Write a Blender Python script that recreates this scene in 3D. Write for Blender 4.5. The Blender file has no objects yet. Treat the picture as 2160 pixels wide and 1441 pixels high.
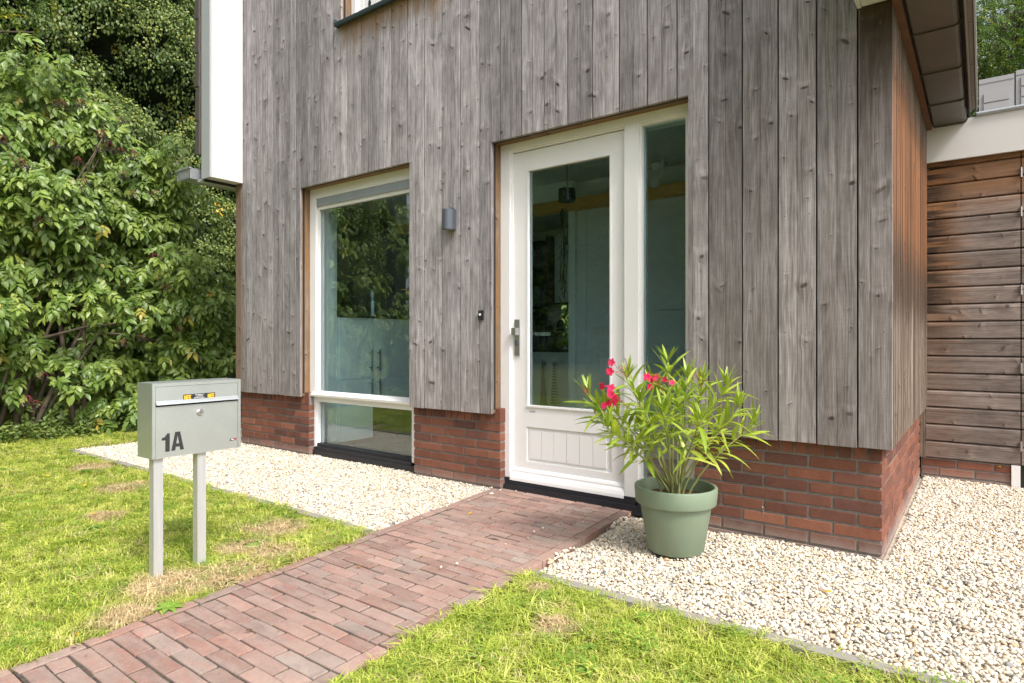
import bpy, bmesh, math, random
import numpy as np
from mathutils import Vector, Matrix, Euler
R = math.radians
rnd = random.Random(7)
npr = np.random.RandomState(11)
SC = bpy.context.scene
COL = SC.collection

# ------------------------------------------------------------------ camera, world, sun, exposure
H = 1.055
cam_d = bpy.data.cameras.new('camera'); cam = bpy.data.objects.new('camera', cam_d); COL.objects.link(cam)
cam.location = (0, 0, H); cam.rotation_euler = (R(90), 0, math.atan2(.5982, .8013))
cam_d.sensor_width = 36; cam_d.lens = 1329/2160*36; cam_d.shift_y = -4.5/2160
cam_d.clip_start = .05; cam_d.clip_end = 500
SC.camera = cam

SUN_EL, SUN_AZ = 50, 108          # elevation, azimuth clockwise from +Y
world = bpy.data.worlds.new('World'); SC.world = world; world.use_nodes = True
wt = world.node_tree; wt.nodes.clear()
sky = wt.nodes.new('ShaderNodeTexSky'); sky.sky_type = 'NISHITA'; sky.sun_disc = False
sky.sun_elevation = R(SUN_EL); sky.sun_rotation = R(SUN_AZ); sky.dust_density = 4; sky.air_density = 1.0; sky.ozone_density = 1
hs = wt.nodes.new('ShaderNodeHueSaturation'); hs.inputs['Saturation'].default_value = .36
bg = wt.nodes.new('ShaderNodeBackground'); bg.inputs[1].default_value = .145
wo = wt.nodes.new('ShaderNodeOutputWorld')
wt.links.new(sky.outputs[0], hs.inputs['Color']); wt.links.new(hs.outputs[0], bg.inputs[0]); wt.links.new(bg.outputs[0], wo.inputs[0])
sd = bpy.data.lights.new('sun', 'SUN'); sun = bpy.data.objects.new('sun', sd); COL.objects.link(sun)
sd.energy = 1.5; sd.angle = R(10); sd.color = (1, .965, .915)
az, el = R(SUN_AZ), R(SUN_EL)
sv = Vector((math.sin(az)*math.cos(el), math.cos(az)*math.cos(el), math.sin(el)))
sun.rotation_euler = sv.to_track_quat('Z', 'Y').to_euler(); sun.location = sv*20
vs = SC.view_settings; vs.view_transform = 'Standard'; vs.look = 'None'; vs.gamma = 1; vs.use_curve_mapping = False
vs.exposure = 1.07
SC.display_settings.display_device = 'sRGB'

# ------------------------------------------------------------------ helpers
def px(x, y, w):                     # a point on the photo ray (x, y) at forward distance w, used to read positions off the photo
    a = (x-1080)/1329.
    return Vector(((.8013*a-.5982)*w, (.5982*a+.8013)*w, H+(716-y)/1329.*w))
def onY(x, y, Yp):                   # where that ray meets the plane Y = Yp
    a = (x-1080)/1329.; return px(x, y, Yp/(.5982*a+.8013))
def empty(name, loc=(0, 0, 0), label=None, cat=None, group=None, kind=None, rz=0):
    o = bpy.data.objects.new(name, None); o.location = loc; o.rotation_euler.z = rz; o.empty_display_size = .1
    COL.objects.link(o); return tag(o, label, cat, group, kind)
def tag(o, label=None, cat=None, group=None, kind=None):
    if label: o['label'] = label
    if cat: o['category'] = cat
    if group: o['group'] = group
    if kind: o['kind'] = kind
    return o
def link(name, me, mat=None, parent=None, loc=None):
    o = bpy.data.objects.new(name, me); COL.objects.link(o)
    if mat is not None and len(me.materials) == 0: me.materials.append(mat)
    if parent is not None:
        o.parent = parent
        if parent.type == 'EMPTY' or True:
            o.matrix_parent_inverse = Matrix.Translation(-PL(parent)) if False else Matrix()
    if loc is not None: o.location = loc
    return o
def PL(p): return p.matrix_world.translation
def finish(name, bm, mat=None, parent=None, bevel=0, seg=1, smooth=False, loc=None):
    if bevel:
        es = [e for e in bm.edges if len(e.link_faces) == 2 and e.calc_face_angle(0) > .6]
        bmesh.ops.bevel(bm, geom=es, offset=bevel, segments=seg, affect='EDGES', clamp_overlap=True)
    bmesh.ops.recalc_face_normals(bm, faces=bm.faces)
    me = bpy.data.meshes.new(name); bm.to_mesh(me); bm.free()
    if smooth:
        for p in me.polygons: p.use_smooth = True
    return link(name, me, mat, parent, loc)
def bx(bm, x0, x1, y0, y1, z0, z1):
    v = [bm.verts.new(p) for p in ((x0,y0,z0),(x1,y0,z0),(x1,y1,z0),(x0,y1,z0),(x0,y0,z1),(x1,y0,z1),(x1,y1,z1),(x0,y1,z1))]
    for f in ((3,2,1,0),(4,5,6,7),(0,1,5,4),(1,2,6,5),(2,3,7,6),(3,0,4,7)): bm.faces.new([v[i] for i in f])
    return v
def box(name, dims, mat, parent=None, bevel=.002, seg=1, **k):
    bm = bmesh.new(); bx(bm, *dims); return finish(name, bm, mat, parent, bevel, seg, **k)
def boxes(name, dl, mat, parent=None, bevel=.002, seg=1):
    bm = bmesh.new()
    for d in dl: bx(bm, *d)
    return finish(name, bm, mat, parent, bevel, seg)
def tube(bm, pts, radii, n=7, cap=True):
    rings = []
    for i, p in enumerate(pts):
        p = Vector(p); a = Vector(pts[max(i-1, 0)]); b = Vector(pts[min(i+1, len(pts)-1)])
        t = (b-a).normalized(); u = t.cross(Vector((.13, .97, .21))).normalized(); w = t.cross(u)
        r = radii[i] if hasattr(radii, '__len__') else radii
        rings.append([bm.verts.new(p+(u*math.cos(2*math.pi*k/n)+w*math.sin(2*math.pi*k/n))*r) for k in range(n)])
    for a, b in zip(rings, rings[1:]):
        for k in range(n): bm.faces.new((a[k], a[(k+1) % n], b[(k+1) % n], b[k]))
    if cap: bm.faces.new(rings[0][::-1]); bm.faces.new(rings[-1])
def lathe(bm, prof, n=48, c=(0, 0)):
    rings = []
    for r, z in prof: rings.append([bm.verts.new((c[0]+r*math.cos(2*math.pi*k/n), c[1]+r*math.sin(2*math.pi*k/n), z)) for k in range(n)])
    for a, b in zip(rings, rings[1:]):
        for k in range(n): bm.faces.new((a[k], a[(k+1) % n], b[(k+1) % n], b[k]))
    return rings
def extrude_poly(bm, pts2, fn, d0, d1):      # outline pts2 in a plane mapped by fn(u, v, depth)
    a = [bm.verts.new(fn(u, v, d0)) for u, v in pts2]; b = [bm.verts.new(fn(u, v, d1)) for u, v in pts2]
    bm.faces.new(a); bm.faces.new(b[::-1]); n = len(a)
    for i in range(n): bm.faces.new((a[i], b[i], b[(i+1) % n], a[(i+1) % n]))

# ------------------------------------------------------------------ node helpers
class NT:
    def __init__(s, name):
        s.m = bpy.data.materials.new(name); s.m.use_nodes = True; s.t = s.m.node_tree; s.t.nodes.clear()
        s.out = s.t.nodes.new('ShaderNodeOutputMaterial')
    def n(s, typ, **k):
        nd = s.t.nodes.new(typ)
        for a, b in k.items(): setattr(nd, a, b)
        return nd
    def l(s, a, b): s.t.links.new(a, b)
    def put(s, sock, v):
        if hasattr(v, 'links') or isinstance(v, bpy.types.NodeSocket): s.l(v, sock)
        else:
            if sock.type == 'RGBA' and len(v) == 3: v = (*v, 1)
            sock.default_value = v
    def math(s, op, a, b=0, c=None, clamp=False):
        nd = s.n('ShaderNodeMath', operation=op, use_clamp=clamp); s.put(nd.inputs[0], a); s.put(nd.inputs[1], b)
        if c is not None: s.put(nd.inputs[2], c)
        return nd.outputs[0]
    def vm(s, op, a, b=(0, 0, 0)):
        nd = s.n('ShaderNodeVectorMath', operation=op); s.put(nd.inputs[0], a); s.put(nd.inputs[1], b)
        return nd.outputs['Value'] if op in ('DOT_PRODUCT', 'LENGTH', 'DISTANCE') else nd.outputs[0]
    def mix(s, f, a, b, blend='MIX'):
        nd = s.n('ShaderNodeMix', data_type='RGBA', blend_type=blend); s.put(nd.inputs[0], f); s.put(nd.inputs[6], a); s.put(nd.inputs[7], b)
        return nd.outputs[2]
    def noise(s, vec, scale=5, detail=3, rough=.5, dist=0, dims='3D', col=False):
        nd = s.n('ShaderNodeTexNoise', noise_dimensions=dims); s.put(nd.inputs['Vector'], vec)
        nd.inputs['Scale'].default_value = scale; nd.inputs['Detail'].default_value = detail
        nd.inputs['Roughness'].default_value = rough; nd.inputs['Distortion'].default_value = dist
        return nd.outputs['Color' if col else 'Fac']
    def ramp(s, f, stops, interp='LINEAR'):
        nd = s.n('ShaderNodeValToRGB'); cr = nd.color_ramp; cr.interpolation = interp
        while len(cr.elements) > 1: cr.elements.remove(cr.elements[0])
        for i, (p, c) in enumerate(stops):
            e = cr.elements[0] if i == 0 else cr.elements.new(p)
            e.position = p; e.color = (*c, 1) if len(c) == 3 else c
        s.put(nd.inputs[0], f); return nd.outputs[0]
    def sm(s, x, a, b):      # smoothstep a..b -> 0..1
        nd = s.n('ShaderNodeMapRange', interpolation_type='SMOOTHSTEP'); s.put(nd.inputs[0], x)
        nd.inputs[1].default_value = a; nd.inputs[2].default_value = b; return nd.outputs[0]
    def xyz(s, v):
        nd = s.n('ShaderNodeSeparateXYZ'); s.put(nd.inputs[0], v); return nd.outputs
    def cxyz(s, x, y, z=0):
        nd = s.n('ShaderNodeCombineXYZ'); s.put(nd.inputs[0], x); s.put(nd.inputs[1], y); s.put(nd.inputs[2], z); return nd.outputs[0]
    def pos(s): return s.n('ShaderNodeNewGeometry').outputs['Position']
    def obj(s): return s.n('ShaderNodeTexCoord').outputs['Object']
    def rand(s): return s.n('ShaderNodeObjectInfo').outputs['Random']
    def bump(s, h, strength=.3, dist=.002):
        nd = s.n('ShaderNodeBump'); nd.inputs['Strength'].default_value = strength; nd.inputs['Distance'].default_value = dist
        s.l(h, nd.inputs['Height']); return nd.outputs[0]
    def bsdf(s, col, rough=.7, metal=0, spec=.5, bump=None, **k):
        p = s.n('ShaderNodeBsdfPrincipled'); s.put(p.inputs['Base Color'], col); s.put(p.inputs['Roughness'], rough)
        p.inputs['Metallic'].default_value = metal; p.inputs['Specular IOR Level'].default_value = spec
        if bump is not None: s.l(bump, p.inputs['Normal'])
        for a, b in k.items(): p.inputs[a.replace('_', ' ')].default_value = b
        return p.outputs[0]
    def done(s, sh): s.l(sh, s.out.inputs[0]); return s.m

def simple(name, c, rough=.6, metal=0, spec=.5, var=.12, scale=6, bump=0, bscale=200):
    t = NT(name); p = t.obj()
    f = t.math('MULTIPLY_ADD', t.noise(p, scale, 4, .6), var*2, 1-var)
    col = t.vm('MULTIPLY', (c[0], c[1], c[2]), t.cxyz(f, f, f))
    rg = t.math('MULTIPLY_ADD', t.noise(p, scale*3, 3), .16, rough-.08)
    return t.done(t.bsdf(col, rg, metal, spec, t.bump(t.noise(p, bscale, 3), bump, .001) if bump else None))

def wood_mat(name, tone, brown=0.0, mode='facade'):
    """weathered softwood boards; UV.x = metres across the board, UV.y = metres along it"""
    t = NT(name); uv = t.n('ShaderNodeTexCoord').outputs['UV']; r = t.rand(); P = t.pos()
    u, v, _ = t.xyz(uv); wx, wy, wz = t.xyz(P)
    U = t.math('MULTIPLY_ADD', r, 37.3, u); V = t.math('MULTIPLY_ADD', r, 91.7, v)
    # knots
    kx, ky = 11.0, 5.2
    Q = t.cxyz(t.math('MULTIPLY', U, kx), t.math('MULTIPLY', V, ky))
    vo = t.n('ShaderNodeTexVoronoi', voronoi_dimensions='2D', feature='F1'); vo.inputs['Scale'].default_value = 1; t.l(Q, vo.inputs['Vector'])
    df = t.vm('SUBTRACT', Q, vo.outputs['Position']); dx, dy, _ = t.xyz(df)
    dx = t.math('DIVIDE', dx, kx); dy = t.math('DIVIDE', dy, ky)
    sel = t.xyz(vo.outputs['Color'])
    tilt = t.math('MULTIPLY_ADD', sel[1], 1.3, -.55)
    dyt = t.math('MULTIPLY_ADD', dx, tilt, dy)
    rk = t.vm('LENGTH', t.cxyz(t.math('MULTIPLY', dx, t.math('MULTIPLY_ADD', sel[2], .75, .36)), t.math('MULTIPLY', dyt, 1.15)))
    on = t.sm(sel[0], .44, .48)
    size = t.math('MULTIPLY_ADD', t.math('POWER', t.math('FRACT', t.math('MULTIPLY', sel[0], 23.7)), 2.0), .013, .003)
    knot = t.math('MULTIPLY', t.math('SUBTRACT', 1, t.sm(t.math('DIVIDE', rk, size), .55, 1.15)), on)
    halo = t.math('MULTIPLY', t.math('SUBTRACT', 1, t.sm(t.math('DIVIDE', t.vm('LENGTH', t.cxyz(dx, t.math('MULTIPLY', t.math('ADD', dyt, size), .8))), size), .9, 6.0)), on)
    # grain bent round the knots
    bend = t.math('MULTIPLY', t.math('MULTIPLY', dx, halo), .35)
    lowx = t.noise(t.cxyz(t.math('MULTIPLY', U, 4), t.math('MULTIPLY', V, .9)), 1, 2)
    Ug = t.math('ADD', t.math('SUBTRACT', U, bend), t.math('MULTIPLY', lowx, .05))
    g1 = t.noise(t.cxyz(t.math('MULTIPLY', Ug, 150), t.math('MULTIPLY', V, 2.6)), 1, 4, .7)
    g2 = t.noise(t.cxyz(t.math('MULTIPLY', Ug, 34), t.math('MULTIPLY', V, .8)), 1, 3, .55)
    ring = t.math('SINE', t.math('MULTIPLY', t.noise(t.cxyz(t.math('MULTIPLY', Ug, 11), t.math('MULTIPLY', V, .8)), 1, 1), 95))
    big = t.noise(t.cxyz(t.math('MULTIPLY', U, 9), t.math('MULTIPLY', V, 2.2)), 1, 4, .6)
    saw = t.noise(t.cxyz(t.math('MULTIPLY', U, 6), t.math('MULTIPLY', V, 240)), 1, 1)
    g = t.math('ADD', t.math('MULTIPLY', g1, .72), t.math('MULTIPLY', g2, .28))
    g = t.math('MULTIPLY_ADD', ring, .03 if mode != 'side' else .10, g)
    g = t.math('MULTIPLY_ADD', t.math('SUBTRACT', saw, .5), .07, g)
    base = t.ramp(g, [(.28, tone[0]), (.5, tone[1]), (.74, tone[2])])
    # each board its own value, left and right half weather differently
    pb = t.math('MULTIPLY_ADD', t.math('FRACT', t.math('MULTIPLY', r, 7.9)), .52, .74)
    half = t.sm(t.math('ADD', u, t.math('MULTIPLY', t.math('SUBTRACT', big, .5), .012)), .091, .096)
    cl_ = t.noise(t.cxyz(t.math('MULTIPLY', U, 22), t.math('MULTIPLY', V, 7)), 1, 4, .65)
    hs_ = t.math('MULTIPLY_ADD', t.math('MULTIPLY', half, t.math('SUBTRACT', t.math('FRACT', t.math('MULTIPLY', r, 17.3)), .35)), .34, .96)
    seam = t.math('MULTIPLY', t.sm(t.math('ABSOLUTE', t.math('SUBTRACT', t.math('ADD', u, t.math('MULTIPLY', big, .008)), .098)), .006, 0), .42)
    bl = t.math('ADD', t.math('MULTIPLY_ADD', t.sm(big, .25, .75), .36, .62), t.math('MULTIPLY', t.sm(cl_, .25, .75), .34))
    f = t.math('MULTIPLY', t.math('MULTIPLY', pb, hs_), t.math('SUBTRACT', bl, seam))
    col = t.vm('MULTIPLY', base, t.cxyz(f, f, f))
    # browner, less silvered patches
    bn = t.noise(t.cxyz(t.math('MULTIPLY', U, 16), t.math('MULTIPLY', V, 1.1)), 1, 4, .6)
    if mode == 'facade':
        low = t.sm(t.math('MULTIPLY_ADD', bn, .5, wz), 1.75, .55)
        right = t.math('MULTIPLY', t.sm(t.math('MULTIPLY_ADD', bn, .8, wx), -2.2, -.2), t.math('MULTIPLY_ADD', t.sm(wz, 3.2, .8), .75, .3))
        bm_ = t.math('ADD', t.math('ADD', t.math('MULTIPLY', low, .8), t.math('MULTIPLY', t.sm(bn, .50, .72), .45)), right, clamp=True)
        # stain under the upper sill, and the dark damp streak below the right verge
        sx = t.math('MULTIPLY', t.sm(wx, -4.43, -4.38), t.sm(wx, -3.1, -3.2))
        ss = t.math('MULTIPLY', sx, t.sm(t.math('MULTIPLY_ADD', bn, .5, wz), 3.72, 3.98))
        dmp = t.math('MULTIPLY', t.sm(wx, -.49, -.47), t.sm(t.math('MULTIPLY_ADD', bn, .9, wz), 2.05, 3.1))
        lc = t.math('MULTIPLY', t.sm(t.math('MULTIPLY_ADD', bn, .1, wx), -5.86, -5.95), .8)
    elif mode == 'side':
        bm_ = t.math('MULTIPLY', t.sm(t.math('MULTIPLY_ADD', bn, .6, wz), 2.0, 1.0), .8)
        ss = t.math('MULTIPLY', t.sm(t.math('MULTIPLY_ADD', bn, .7, wz), 1.45, 1.9), .95)
        dmp = t.math('MULTIPLY', t.math('MULTIPLY', t.sm(t.math('MULTIPLY_ADD', bn, .4, wz), 1.25, 1.5), t.sm(t.math('MULTIPLY_ADD', bn, .4, wz), 1.95, 1.6)), .8)
        dmp = t.math('ADD', dmp, t.math('MULTIPLY', t.sm(bn, .55, .68), .5)); ss = t.math('MULTIPLY', ss, t.sm(t.math('MULTIPLY_ADD', bn, .5, wz), 2.85, 2.5)); lc = 0.0
    elif mode == 'shed':
        bm_ = .3; lx = t.math('MULTIPLY_ADD', bn, .42, wx)
        ss = t.math('MULTIPLY', t.sm(lx, .2, -.12), t.math('MULTIPLY_ADD', t.sm(wz, .7, 1.9), .75, .2))
        ss = t.math('MAXIMUM', ss, t.math('MULTIPLY', t.sm(t.math('MULTIPLY_ADD', bn, .3, wz), 2.05, 2.4), .7))
        dmp = t.math('MULTIPLY', t.math('MULTIPLY', t.sm(t.math('MULTIPLY_ADD', bn, .55, wx), .20, -.02), t.sm(wz, .8, 1.3)), t.sm(bn, .36, .52)); lc = 0.0
    else:
        bm_ = .3; ss = t.math('MULTIPLY', t.sm(t.math('ADD', bn, brown), .40, .62), .85); dmp = t.math('MULTIPLY', t.sm(bn, .62, .5), .15); lc = 0.0
    if mode == 'side':
        groove_shade = t.noise(t.cxyz(t.math('MULTIPLY', U, 34), t.math('MULTIPLY', V, .5)), 1, 2, .6); g = t.math('ADD', t.math('MULTIPLY', g, .7), t.math('MULTIPLY_ADD', t.sm(groove_shade, .3, .62), .75, -.32))
    gm = t.math('MULTIPLY_ADD', g, 1.1, .45)
    gv = t.cxyz(gm, gm, gm)
    col = t.mix(t.math('MULTIPLY', bm_, .72) if not isinstance(bm_, float) else bm_*.6, col, t.vm('MULTIPLY', t.mix(.45, col, (.16, .118, .082)), gv))
    col = t.mix(lc, col, t.vm('MULTIPLY', (.20, .13, .08), gv))
    org = {'facade': (.28, .18, .11), 'side': (.20, .085, .034), 'shed': (.30, .145, .06), 'reveal': (.24, .125, .05)}[mode]
    col = t.mix(ss, col, t.vm('MULTIPLY', org, gv))
    col = t.mix(dmp, col, t.vm('MULTIPLY', (.055, .036, .024), gv))
    if mode in ('facade', 'side'):
        nu = t.math('SUBTRACT', t.math('PINGPONG', t.math('SUBTRACT', u, .0915), .0915), .058); nv = t.math('SUBTRACT', t.math('PINGPONG', t.math('ADD', wz, .11), .3), .0)
        nd_ = t.vm('LENGTH', t.cxyz(nu, nv)); col = t.mix(t.math('MULTIPLY', t.sm(nd_, .0042, .0028), .75), col, (.10, .085, .075))
    if mode == 'side':
        f2 = t.math('MULTIPLY_ADD', t.sm(groove_shade, .38, .58), .72, .34); col = t.vm('MULTIPLY', col, t.cxyz(f2, f2, f2))  # groove shade painted as dark stripes; the boards themselves are flat
    fl = t.math('MULTIPLY', t.sm(t.noise(t.cxyz(t.math('MULTIPLY', U, 170), t.math('MULTIPLY', V, 22)), 1, 2), .69, .74), .35)
    col = t.mix(fl, col, (.46, .40, .33))
    col = t.mix(t.math('MULTIPLY', halo, .5), col, t.vm('MULTIPLY', col, (.68, .66, .65)))
    lite = t.math('MULTIPLY', t.math('SUBTRACT', 1, t.sm(t.math('DIVIDE', t.vm('LENGTH', t.cxyz(t.math('MULTIPLY', dx, .42), t.math('SUBTRACT', dyt, t.math('MULTIPLY_ADD', t.math('MULTIPLY', dx, dx), 14, t.math('MULTIPLY', size, 2.0))))), size), .2, 2.4)), t.sm(sel[0], .35, .5))
    col = t.mix(t.math('MULTIPLY', lite, .6), col, t.vm('MULTIPLY', col, (1.5, 1.5, 1.53)))
    col = t.mix(t.math('MULTIPLY', knot, t.math('MULTIPLY_ADD', t.math('FRACT', t.math('MULTIPLY', sel[1], 9.1)), .45, .52)), col, (.05, .036, .028))
    ht = t.math('SUBTRACT', t.math('MULTIPLY_ADD', halo, .12, g), t.math('MULTIPLY', knot, .4))
    return t.done(t.bsdf(col, .82, 0, .25, t.bump(ht, .45, .002)))

def brick_mat(name, stops, eff=False, paver=False):
    t = NT(name); r = t.rand(); p = t.obj(); P = t.pos()
    q = t.vm('ADD', p, t.cxyz(t.math('MULTIPLY', r, 31), t.math('MULTIPLY', r, 17), 0))
    c = t.ramp(r, stops)
    n1 = t.noise(q, 9, 5, .65); n2 = t.noise(q, 70, 4, .7)
    f = t.math('ADD', t.math('MULTIPLY', n1, .7), t.math('MULTIPLY', n2, .55)); f = t.math('ADD', f, .36)
    r2 = t.math('MULTIPLY_ADD', t.math('FRACT', t.math('MULTIPLY', r, 11.3)), .34, .84); f = t.math('MULTIPLY', f, r2)
    c = t.vm('MULTIPLY', c, t.cxyz(f, f, f))
    c = t.mix(t.math('MULTIPLY', t.sm(t.noise(q, 14, 3, .6, .8), .55, .7), .45), c, t.vm('MULTIPLY', c, (.62, .66, .8)))
    if paver:
        sp = t.noise(t.vm('MULTIPLY', q, (5, 26, 5)), 1, 3, .6); c = t.mix(t.math('MULTIPLY', t.sm(sp, .42, .7), .5), c, (.33, .26, .225)); c = t.mix(t.math('MULTIPLY', t.sm(sp, .45, .28), .45), c, (.36, .155, .125))
        c = t.mix(t.math('MULTIPLY', t.sm(t.noise(P, 2.2, 4, .6), .45, .75), .35), c, (.31, .245, .205))
        c = t.mix(t.math('MULTIPLY', t.sm(t.noise(P, 140, 2), .68, .74), .4), c, (.62, .55, .5))
    if eff:
        z = t.xyz(P)[2]
        e = t.math('MULTIPLY', t.sm(t.math('MULTIPLY_ADD', n1, .09, z), .14, .03), .6)
        c = t.mix(e, c, (.36, .31, .28))
        c = t.mix(t.math('MULTIPLY', t.sm(n1, .6, .8), .4), c, (.13, .045, .045))
    return t.done(t.bsdf(c, .88, 0, .25, t.bump(t.math('ADD', n2, n1), .5, .003)))

def leaf_mat(name, stops, trans=.3, rough=.38, spec=.5, patch=None, pscale=.6, veins=True):
    t = NT(name); r = t.rand(); P = t.pos(); uv = t.n('ShaderNodeTexCoord').outputs['UV']
    f = t.math('ADD', t.math('MULTIPLY', r, .55), t.math('MULTIPLY', t.noise(P, 1.6, 3, .6), .5))
    c = t.ramp(f, stops)
    n = t.math('MULTIPLY_ADD', t.noise(P, 40, 2), .5, .75); c = t.vm('MULTIPLY', c, t.cxyz(n, n, n))
    if veins:
        u = t.xyz(uv)[0]; vn = t.math('MULTIPLY', t.sm(t.math('ABSOLUTE', t.math('SUBTRACT', u, .5)), .10, .02), .45)
        c = t.mix(vn, c, t.vm('MULTIPLY', c, (1.9, 1.7, 1.6)))
    if patch: c = t.mix(t.sm(r, 1-patch[0], 1-patch[0]*.5), c, patch[1])
    a = t.bsdf(c, rough, 0, spec); tr = t.n('ShaderNodeBsdfTranslucent'); t.l(t.vm('MULTIPLY', c, (1.1, 1.25, .5)), tr.inputs[0])
    mx = t.n('ShaderNodeMixShader'); mx.inputs[0].default_value = trans; t.l(a, mx.inputs[1]); t.l(tr.outputs[0], mx.inputs[2])
    return t.done(mx.outputs[0])

def glass_mat(name, tint, refl=2.0):
    t = NT(name); g = t.n('ShaderNodeNewGeometry')
    c = t.math('ABSOLUTE', t.vm('DOT_PRODUCT', g.outputs['Normal'], g.outputs['Incoming']))
    f = t.math('POWER', t.math('SUBTRACT', 1, c, clamp=True), 5)
    f = t.math('MULTIPLY', t.math('MULTIPLY_ADD', f, .96, .042), refl, clamp=True)
    tr = t.n('ShaderNodeBsdfTransparent'); tr.inputs[0].default_value = (*tint, 1)
    gl = t.n('ShaderNodeBsdfGlossy'); gl.inputs['Roughness'].default_value = .0; gl.inputs[0].default_value = (1, 1, 1, 1)
    w = t.bump(t.noise(t.obj(), 1.6, 1), .06, .05); t.l(w, gl.inputs['Normal'])
    mx = t.n('ShaderNodeMixShader'); t.l(f, mx.inputs[0]); t.l(tr.outputs[0], mx.inputs[1]); t.l(gl.outputs[0], mx.inputs[2])
    return t.done(mx.outputs[0])

GREY = [(.125, .111, .112), (.315, .290, .298), (.56, .525, .54)]
M = {}
M['wood'] = wood_mat('weathered_boards', GREY, mode='facade')
M['wood_side'] = wood_mat('side_boards', [(.08, .06, .045), (.20, .15, .115), (.36, .29, .23)], mode='side')
M['wood_shed'] = wood_mat('shed_boards', [(.10, .08, .07), (.215, .175, .155), (.33, .285, .26)], mode='shed')
M['reveal'] = wood_mat('sheltered_wood', [(.12, .08, .05), (.26, .18, .12), (.36, .28, .2)], .02, mode='reveal')
M['batten'] = simple('brown_batten', (.13, .055, .022), .7, var=.35, scale=12)
M['brick'] = brick_mat('facing_brick', [(0, (.12, .058, .047)), (.25, (.185, .076, .050)), (.5, (.22, .088, .055)), (.75, (.15, .065, .048)), (1, (.25, .105, .065))], eff=True)
M['paver'] = brick_mat('clay_paver', [(0, (.25, .165, .135)), (.25, (.31, .20, .165)), (.5, (.345, .23, .19)), (.7, (.29, .17, .135)), (.9, (.31, .225, .19)), (.97, (.28, .225, .19)), (1, (.39, .29, .245))], paver=True)
M['mortar'] = simple('mortar', (.215, .195, .18), .95, var=.3, scale=30, bump=.5)
M['white'] = simple('white_paint', (.82, .81, .805), .35, var=.045, scale=5)
M['panel'] = simple('cream_panel', (.66, .64, .625), .4, var=.02, scale=2)
M['gpanel'] = simple('pale_grey_panel', (.40, .42, .435), .4, var=.02)
M['black'] = simple('black_sill', (.018, .02, .026), .5, var=.3, scale=20)
M['dark'] = simple('dark_membrane', (.02, .018, .016), .9)
M['anthr'] = simple('anthracite_metal', (.035, .055, .065), .4, spec=.5)
M['tile'] = simple('brown_roof_tile', (.085, .072, .062), .75, var=.25, scale=14, bump=.3)
M['tray'] = simple('grey_brown_tray', (.085, .078, .068), .38, var=.18, scale=5)
M['zinc'] = simple('zinc_gutter', (.36, .38, .40), .45, metal=.4, var=.12)
M['gutter'] = simple('grey_gutter', (.19, .175, .16), .5, var=.15)
M['lead'] = simple('lead_trim', (.22, .24, .26), .5, metal=.2, var=.25, scale=12)
M['galv'] = None
M['steel'] = simple('satin_steel', (.5, .5, .5), .3, metal=.9, var=.1)
M['lampm'] = simple('graphite_lamp', (.10, .115, .14), .4, metal=.3, var=.04)
M['glass'] = glass_mat('window_glass', (.865, .955, .965), 2.2)
M['plaster'] = simple('interior_plaster', (.86, .88, .88), .7, var=.03)
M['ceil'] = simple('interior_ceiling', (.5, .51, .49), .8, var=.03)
M['int_floor'] = simple('interior_floor', (.20, .175, .14), .55, var=.3, scale=18)
M['beam'] = simple('ochre_wood_beam', (.72, .40, .13), .6, var=.2, scale=6)
M['cab'] = simple('cabinet_front', (.82, .86, .87), .45, var=.02)
M['counter'] = simple('dark_worktop', (.02, .025, .03), .3)
M['resin'] = simple('grey_resin', (.40, .39, .385), .5, var=.05)
M['pot'] = simple('sage_pot', (.205, .265, .185), .5, var=.12, scale=4, bump=.15, bscale=120)
M['soil'] = simple('potting_soil', (.085, .05, .032), .95, var=.6, scale=60, bump=1)
M['slab'] = simple('concrete_edging', (.27, .25, .215), .9, var=.2, scale=14, bump=.4)
M['bark'] = simple('bark', (.11, .085, .06), .9, var=.4, scale=20, bump=.6)
M['twig'] = simple('twig', (.20, .15, .09), .8, var=.3, scale=20)
M['blackpl'] = simple('black_plastic', (.015, .015, .017), .35)
M['beige'] = simple('beige_cabinet', (.48, .42, .30), .6, var=.1)
def flat(name, c, rough=.6, metal=0):
    t = NT(name); return t.done(t.bsdf(c, rough, metal))
M['ink'] = flat('black_print', (.025, .025, .026)); M['yellow'] = flat('yellow_print', (.85, .50, .03)); M['red'] = flat('red_print', (.6, .02, .02)); M['whiteink'] = flat('white_print', (.8, .8, .8))
t = NT('galvanised_steel'); p = t.obj(); vo = t.n('ShaderNodeTexVoronoi'); vo.inputs['Scale'].default_value = 260; t.l(p, vo.inputs['Vector'])
n = t.math('ADD', t.math('MULTIPLY', t.xyz(vo.outputs['Color'])[0], .07), t.math('MULTIPLY_ADD', t.noise(p, 7, 3), .22, .80))
M['galv'] = t.done(t.bsdf(t.vm('MULTIPLY', (.64, .68, .69), t.cxyz(n, n, n)), .36, .8, .5))
t = NT('aluminium_post'); p = t.obj(); n = t.math('MULTIPLY_ADD', t.noise(t.vm('MULTIPLY', p, (60, 60, 3)), 1, 3), .3, .85)
M['alu'] = t.done(t.bsdf(t.vm('MULTIPLY', (.58, .59, .60), t.cxyz(n, n, n)), .4, .5))

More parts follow.
